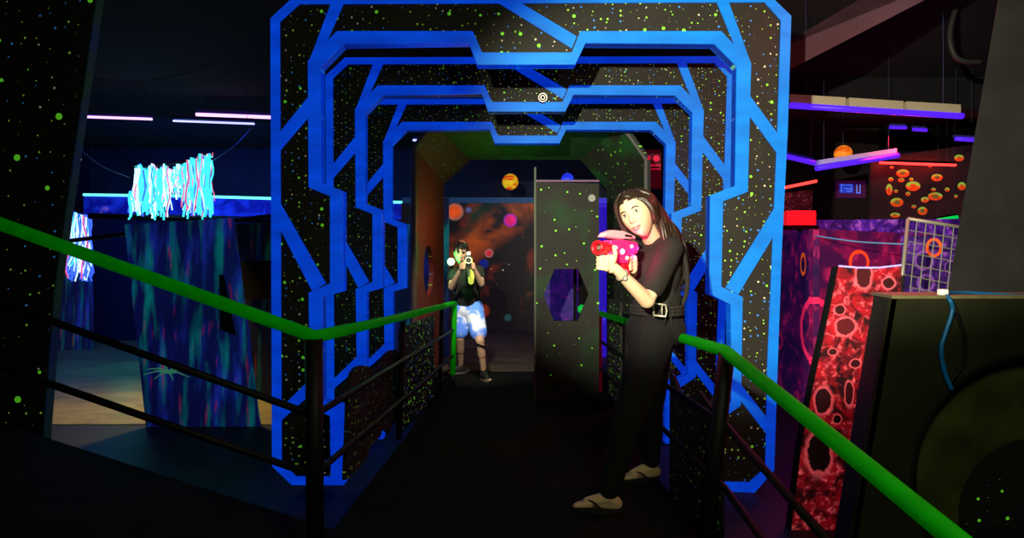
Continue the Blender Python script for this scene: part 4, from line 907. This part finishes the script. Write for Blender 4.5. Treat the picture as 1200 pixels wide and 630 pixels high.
# sandals
for a_, d_ in ((al, Vector((-1, .18, 0))), (ar, Vector((-1, -.25, 0)))):
    d_.normalize(); side = Vector((-d_.y, d_.x, 0)); a = Vector((a_.x, a_.y, 0)) - L; z = Vector((0, 0, 1))
    out = []
    for k in range(24):
        t_ = k / 24 * 2 * PI; u_ = math.cos(t_); out.append(a + d_ * (.065 + .128 * u_) + side * (.040 + .010 * u_) * math.sin(t_) * 1.0 + z * .001)
    bm = bmesh.new(); slab(bm, out, (0, 0, .015)); so = link('sandal', bm, mat('black_rubber', (.010, .009, .009), .7), wo)
    bm = bmesh.new()
    for sd in (-1, 1): tube(bm, smoothpath([a + d_ * .135 + z * .050, a + d_ * .085 + side * sd * .030 + z * .056, a + d_ * .03 + side * sd * .041 + z * .016]), .005, 6)
    link('thong_strap', bm, MATS['black_rubber'], so)

# ---------- laser gun of the woman
def laser_gun(label, front, rear, s, mats, glow, loc=None):
    front, rear = Vector(front), Vector(rear); root = thing('laser_gun', label, 'toy gun', front.lerp(rear, .6)); Lg_ = Vector(root.location)
    a = (rear - front).normalized(); Yg = a; Zg = Vector((0, 0, 1)); Zg = (Zg - Yg * Zg.dot(Yg)).normalized(); Xg = Yg.cross(Zg)
    def G(x, y, z): return front + (Xg * x + Yg * y + Zg * z) * s - Lg_
    mR, mP, mD, mF = mats
    bm = bmesh.new(); n = 28
    prof = [(0, .027), (0, .037), (.012, .040), (.03, .038), (.05, .033), (.12, .033), (.13, .030)]
    rings = [[bm.verts.new(G(r * math.cos(2 * PI * k / n), y, r * math.sin(2 * PI * k / n))) for k in range(n)] for y, r in prof]
    rings = [[bm.verts.new(G(.026 * math.cos(2 * PI * k / n), .035, .026 * math.sin(2 * PI * k / n))) for k in range(n)]] + rings
    for A, B in zip(rings, rings[1:]):
        for k in range(n): bm.faces.new((A[k], A[(k + 1) % n], B[(k + 1) % n], B[k]))
    bm.faces.new(rings[-1]); link('barrel', bm, mR, root, smooth=True)
    bm = bmesh.new(); tube(bm, [G(0, .034, 0), G(0, .037, 0)], .0265 * s, 24); ln = link('lens', bm, mD, root)
    bm = bmesh.new(); tube(bm, [G(0, .02, 0), G(0, .034, 0)], .011 * s, 16); link('lens_core', bm, mat('pale_lens', (.10, .09, .06), .3), ln)
    bm = bmesh.new(); prof2 = [(.09, .042), (.09, -.045), (.16, -.060), (.20, -.085), (.25, -.085), (.26, -.035), (.34, -.030), (.355, .0), (.34, .035), (.20, .048)]
    slab(bm, [G(-.030, y, z) for y, z in prof2], (Xg * .060 * s)); o = link('gun_body', bm, mP, root); bevel(o, .008 * s, 3)
    bm = bmesh.new(); slab(bm, [G(-.013, y, z) for y, z in ((.22, -.06), (.265, -.06), (.30, -.19), (.25, -.195))], (Xg * .026 * s)); o = link('grip', bm, mR, root); bevel(o, .007 * s, 3)
    bm = bmesh.new(); slab(bm, [G(-.024, y, z) for y, z in ((.03, .058), (.06, .082), (.12, .098), (.22, .095), (.33, .070), (.34, .058), (.20, .050))], (Xg * .048 * s)); o = link('top_shell', bm, mF, root); bevel(o, .010 * s, 3)
    bm = bmesh.new(); slab(bm, [G(.0245, y, z) for y, z in ((.22, .066), (.29, .062), (.30, .072), (.23, .078))], (Xg * .003 * s)); link('dark_slot', bm, M_black, o)
    for (y, z, r) in ((.13, .0, .012), (.19, -.02, .016), (.235, -.055, .011), (.28, .01, .011)):
        for sx in (-1, 1): bm = bmesh.new(); sphere(bm, G(.030 * sx, y, z), r * s, nu=14, nv=10); link('glow_lamp', bm, glow, root, smooth=True)
    bm = bmesh.new(); pts = smoothpath([G(-.012, .19, -.08), G(-.012, .19, -.125), G(-.012, .235, -.13), G(-.012, .255, -.10)]); tube(bm, pts, .006 * s, 8); link('trigger_guard', bm, mR, root)
    return root, G
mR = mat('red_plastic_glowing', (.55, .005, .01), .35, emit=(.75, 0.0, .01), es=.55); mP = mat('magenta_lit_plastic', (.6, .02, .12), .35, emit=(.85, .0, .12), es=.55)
mD = mat('dark_lens', (.012, .012, .006), .15); mF = mat('pink_lit_shell', (.75, .25, .25), .4, emit=(.8, .18, .28), es=.6)  # pink light on the top shell put into its colour and glow
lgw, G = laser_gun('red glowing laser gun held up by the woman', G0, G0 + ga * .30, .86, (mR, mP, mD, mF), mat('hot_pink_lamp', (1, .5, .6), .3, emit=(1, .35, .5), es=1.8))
gl = Vector(lgw.location)
lamp('gun_red_light', 'POINT', W(742, 293, 2.92), 1.4, (1.0, .0, .10), size=.02)
lamp('gun_magenta_light', 'POINT', W(748, 291, 2.96), 4.5, (1.0, .02, .20), size=.015)

# ---------- boy
bo = thing('person', 'boy in dark t-shirt and pale blue shorts aiming a gun at the walkway end', 'person', (-.50, 6.8, 0)); L = Vector(bo.location)
hc = W(540, 296, 6.72); Xb, Yb, Zb = basis((.10, -1, -.22), (.10, 0, 1)); Sb = 1.02
bsl, bsr = Vector((-.675, 6.86, 1.225)), Vector((-.375, 6.86, 1.235)); bel, ber = W(529, 336, 6.55), W(564, 332, 6.52); bwl, bwr = W(540, 316, 6.36), W(556, 316, 6.36)
bhl, bhr = Vector((-.585, 6.88, .80)), Vector((-.43, 6.84, .80)); bkl, bkr = Vector((-.60, 6.93, .45)), Vector((-.355, 6.62, .455)); bal, bar_ = Vector((-.615, 7.16, .09)), Vector((-.315, 6.72, .085))
bm = bmesh.new()
head_verts(bm, hc - L, Xb, Yb, Zb, Sb)
capsule(bm, hc + Vector((0, .02, -.07)) - L, Vector((-.53, 6.85, 1.26)) - L, .048, .055)
sphere(bm, Vector((-.525, 6.86, 1.14)) - L, (.145, .09, .16)); sphere(bm, Vector((-.515, 6.87, .95)) - L, (.12, .085, .16)); sphere(bm, Vector((-.51, 6.87, .83)) - L, (.14, .10, .11))
for a, b, c_ in ((bsl, bel, bwl), (bsr, ber, bwr)): capsule(bm, a - L, b - L, .042, .036); capsule(bm, b - L, c_ - L, .037, .024)
for h_, k_, a_ in ((bhl, bkl, bal), (bhr, bkr, bar_)): capsule(bm, h_ - L, k_ - L, .070, .050); capsule(bm, k_ - L, a_ - L, .050, .032); capsule(bm, k_.lerp(a_, .12) - L, k_.lerp(a_, .45) - L, .048, .046)
def bhand(bm, w, sx):
    p = w + Vector((-sx * .012, -.03, .035)) - L; capsule(bm, w - L, p, .024, .026); capsule(bm, p + Vector((0, 0, -.02)), p + Vector((0, 0, .02)), .022, .022)
    for dz in (.026, .009, -.008, -.024):
        b = p + Vector((-sx * .0, -.02, dz)); finger(bm, [b, b + Vector((-sx * .022, -.022, .002)), b + Vector((-sx * .045, -.010, .003)), b + Vector((-sx * .048, .012, .003))], .009)
    b = p + Vector((-sx * .01, 0, .028)); finger(bm, [b, b + Vector((-sx * .015, -.01, .028)), b + Vector((-sx * .012, -.022, .048))], .011)
bhand(bm, bwl, -1); bhand(bm, bwr, 1)
for a_, d_ in ((bal, (-.8, -.5, 0)), (bar_, (.35, -1, 0))): foot(bm, a_, d_, .95, L)
o = link('body', bm, m_skinb, bo, smooth=True); remesh(o, .0055, 3, .5)
face_parts(bo, L, hc, Xb, Yb, Zb, Sb, brow_m=m_hairb, lipcol=(.5, .22, .18))
bm = bmesh.new()
sphere(bm, Vector((-.525, 6.86, 1.13)) - L, (.170, .118, .175)); sphere(bm, Vector((-.515, 6.87, .96)) - L, (.155, .118, .17)); capsule(bm, Vector((-.515, 6.87, .93)) - L, Vector((-.515, 6.87, .90)) - L, .145, .148)
capsule(bm, bsl - L, bsl.lerp(bel, .62) - L, .062, .058); capsule(bm, bsr - L, bsr.lerp(ber, .62) - L, .062, .058); capsule(bm, bsl - L, bsr - L, .058, .058)
o = link('t_shirt', bm, mat('black_tee', (.012, .014, .012), .9), bo, smooth=True); remesh(o, .009, 5, .5)
bm = bmesh.new(); sphere(bm, Vector((-.51, 6.865, .80)) - L, (.165, .125, .11))
for h_, k_ in ((bhl, bkl), (bhr, bkr)): capsule(bm, h_ - L, h_.lerp(k_, .72) - L, .105, .098)
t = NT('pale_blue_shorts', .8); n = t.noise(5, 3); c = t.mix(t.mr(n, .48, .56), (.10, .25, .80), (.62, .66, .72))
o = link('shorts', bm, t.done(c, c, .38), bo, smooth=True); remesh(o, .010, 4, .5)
bm = bmesh.new()
vs = bmesh.ops.create_uvsphere(bm, u_segments=30, v_segments=20, radius=1)['verts']; kill = []
for v in vs:
    n = v.co.copy(); x, y, z = n.x * .083, n.y * .104 - .006, n.z * .128 + .006
    if (y > .015 and z < .048) or z < -.045: kill.append(v)
    w = 1 + .03 * noise.noise(n * 6); v.co = hc + (Xb * x * w + Yb * y * w + Zb * z * w) * Sb - L
bmesh.ops.delete(bm, geom=kill, context='VERTS')
for i in range(50):
    a = R.uniform(0, 2 * PI); e = R.uniform(.25, 1.4); p = lambda r, a, e: hc + (Xb * math.cos(a) * math.cos(e) * r * .083 + Yb * (math.sin(a) * math.cos(e) * r * .104 - .006) + Zb * (math.sin(e) * r * .128 + .006)) * Sb - L
    tube(bm, [p(1.0, a, e), p(1.02, a + .15, e - .08), p(1.02, a + .3, e - .2)], [.010, .009, .004], 5)
link('hair', bm, m_hairb, bo, smooth=True)
for a_, d_ in ((bal, Vector((-.8, -.5, 0))), (bar_, Vector((.35, -1, 0)))):
    d_.normalize(); a = Vector((a_.x, a_.y, 0)) - L; z = Vector((0, 0, 1)); bm = bmesh.new()
    capsule(bm, a - d_ * .035 + z * .046, a + d_ * .125 + z * .040, .044, .036); capsule(bm, a + z * .085, a + z * .05, .044, .046)
    capsule(bm, a + d_ * .02 + z * .07, a + d_ * .10 + z * .05, .040, .034)
    sh = link('shoe', bm, mat('black_shoe', (.012, .012, .012), .6), bo, smooth=True); remesh(sh, .008, 3)
    side = Vector((-d_.y, d_.x, 0)); out = []
    for k in range(24):
        t_ = k / 24 * 2 * PI; out.append(a + d_ * (.045 + .122 * math.cos(t_)) + side * .046 * math.sin(t_) + z * .002)
    bm = bmesh.new(); slab(bm, out, (0, 0, .02)); link('sole', bm, mat('grey_sole', (.10, .10, .10), .6), sh)
    bm = bmesh.new(); capsule(bm, a + z * .10, a + z * .15, .044, .040); link('sock', bm, MATS['black_tee'], bo, smooth=True)
bm = bmesh.new(); kk = bkr.lerp(bar_, .12) - L; tube(bm, [kk + Vector((math.cos(a * PI / 10) * .056, math.sin(a * PI / 10) * .056, math.cos(a * PI / 10) * -.02)) for a in range(21)], .008, 6, False); link('knee_band', bm, M_black, bo)
bm = bmesh.new(); sphere(bm, W(528.5, 306.5, 6.70) - L, .042, nu=20, nv=14); link('shoulder_lamp', bm, mat('green_lamp_glow', (.5, 1, .6), .3, emit=(.35, 1, .45), es=3.0), bo, smooth=True)
bm = bmesh.new(); tube(bm, [W(528.5, 306.5, 6.72) - L, bsl + Vector((.0, 0, .03)) - L], .012, 8); link('lamp_stem', bm, M_black, bo)
lamp('shoulder_green_light', 'POINT', W(528, 306, 6.60), 3.2, (.05, 1.0, .18), size=.04)
gf = W(549, 305, 6.15)
lgb, Gb = laser_gun('pale laser gun held in front of the face by the boy', gf, gf + Vector((-.02, .33, .01)), .92,
   (mat('pale_green_plastic', (.5, .6, .45), .4, emit=(.2, .45, .15), es=.2), mat('teal_plastic', (.15, .4, .35), .4), mD, mat('white_shell', (.6, .65, .6), .4)), mat('yellow_green_lamp', (.7, .9, .1), .3, emit=(.8, 1, .1), es=1.5))
bm = bmesh.new(); capsule(bm, W(552, 318, 6.62) - L, W(552, 330, 6.62) - L, .04, .03); link('chest_lamp', bm, mat('yellow_lamp', (.8, .85, .1), .4, emit=(.8, .85, .12), es=.7), bo, smooth=True)

# ------------------------------------------------------------------ what carries the things hung up high
for o_, xs in ((rs, [(-.12, 0, .2), (.12, 0, .2)]), (sg, [(-.2, 0, .15), (.2, 0, .15)])): hang(o_, xs, .02)
for o_ in bpy.data.objects:
    if o_.parent is None and o_.type == 'MESH' and o_.name.split('.')[0] in ('poster', 'hook_lamp'):
        zz = max(v.co.z for v in o_.data.vertices); hang(o_, [(0, 0, zz)], .02)
    if o_.parent is None and o_.name.split('.')[0] == 'crossbar':
        e_ = [v.co for v in o_.data.vertices]; x0_, x1_ = min(e_, key=lambda v: v.x), max(e_, key=lambda v: v.x)
        bm = bmesh.new(); tube(bm, [(x1_.x, x1_.y, x1_.z), (x1_.x, x1_.y, ZL - o_.location.z)], .02, 8); link('post', bm, M_black, o_)
        hang(o_, [(x0_.x + .05, 0, x0_.z)], 0)
    if o_.parent is None and o_.name.split('.')[0] == 'window_hood':
        for x in (-.3, .2):
            bm = bmesh.new(); tube(bm, [(x, .06, .01), (x, .06, ZL - o_.location.z)], .03, 8); link('leg', bm, M_black, o_)
bm = bmesh.new(); tube(bm, [(0, .01, -.16), (0, .01, ZL - ob.location.z)], .03, 8); link('post', bm, M_black, ob)
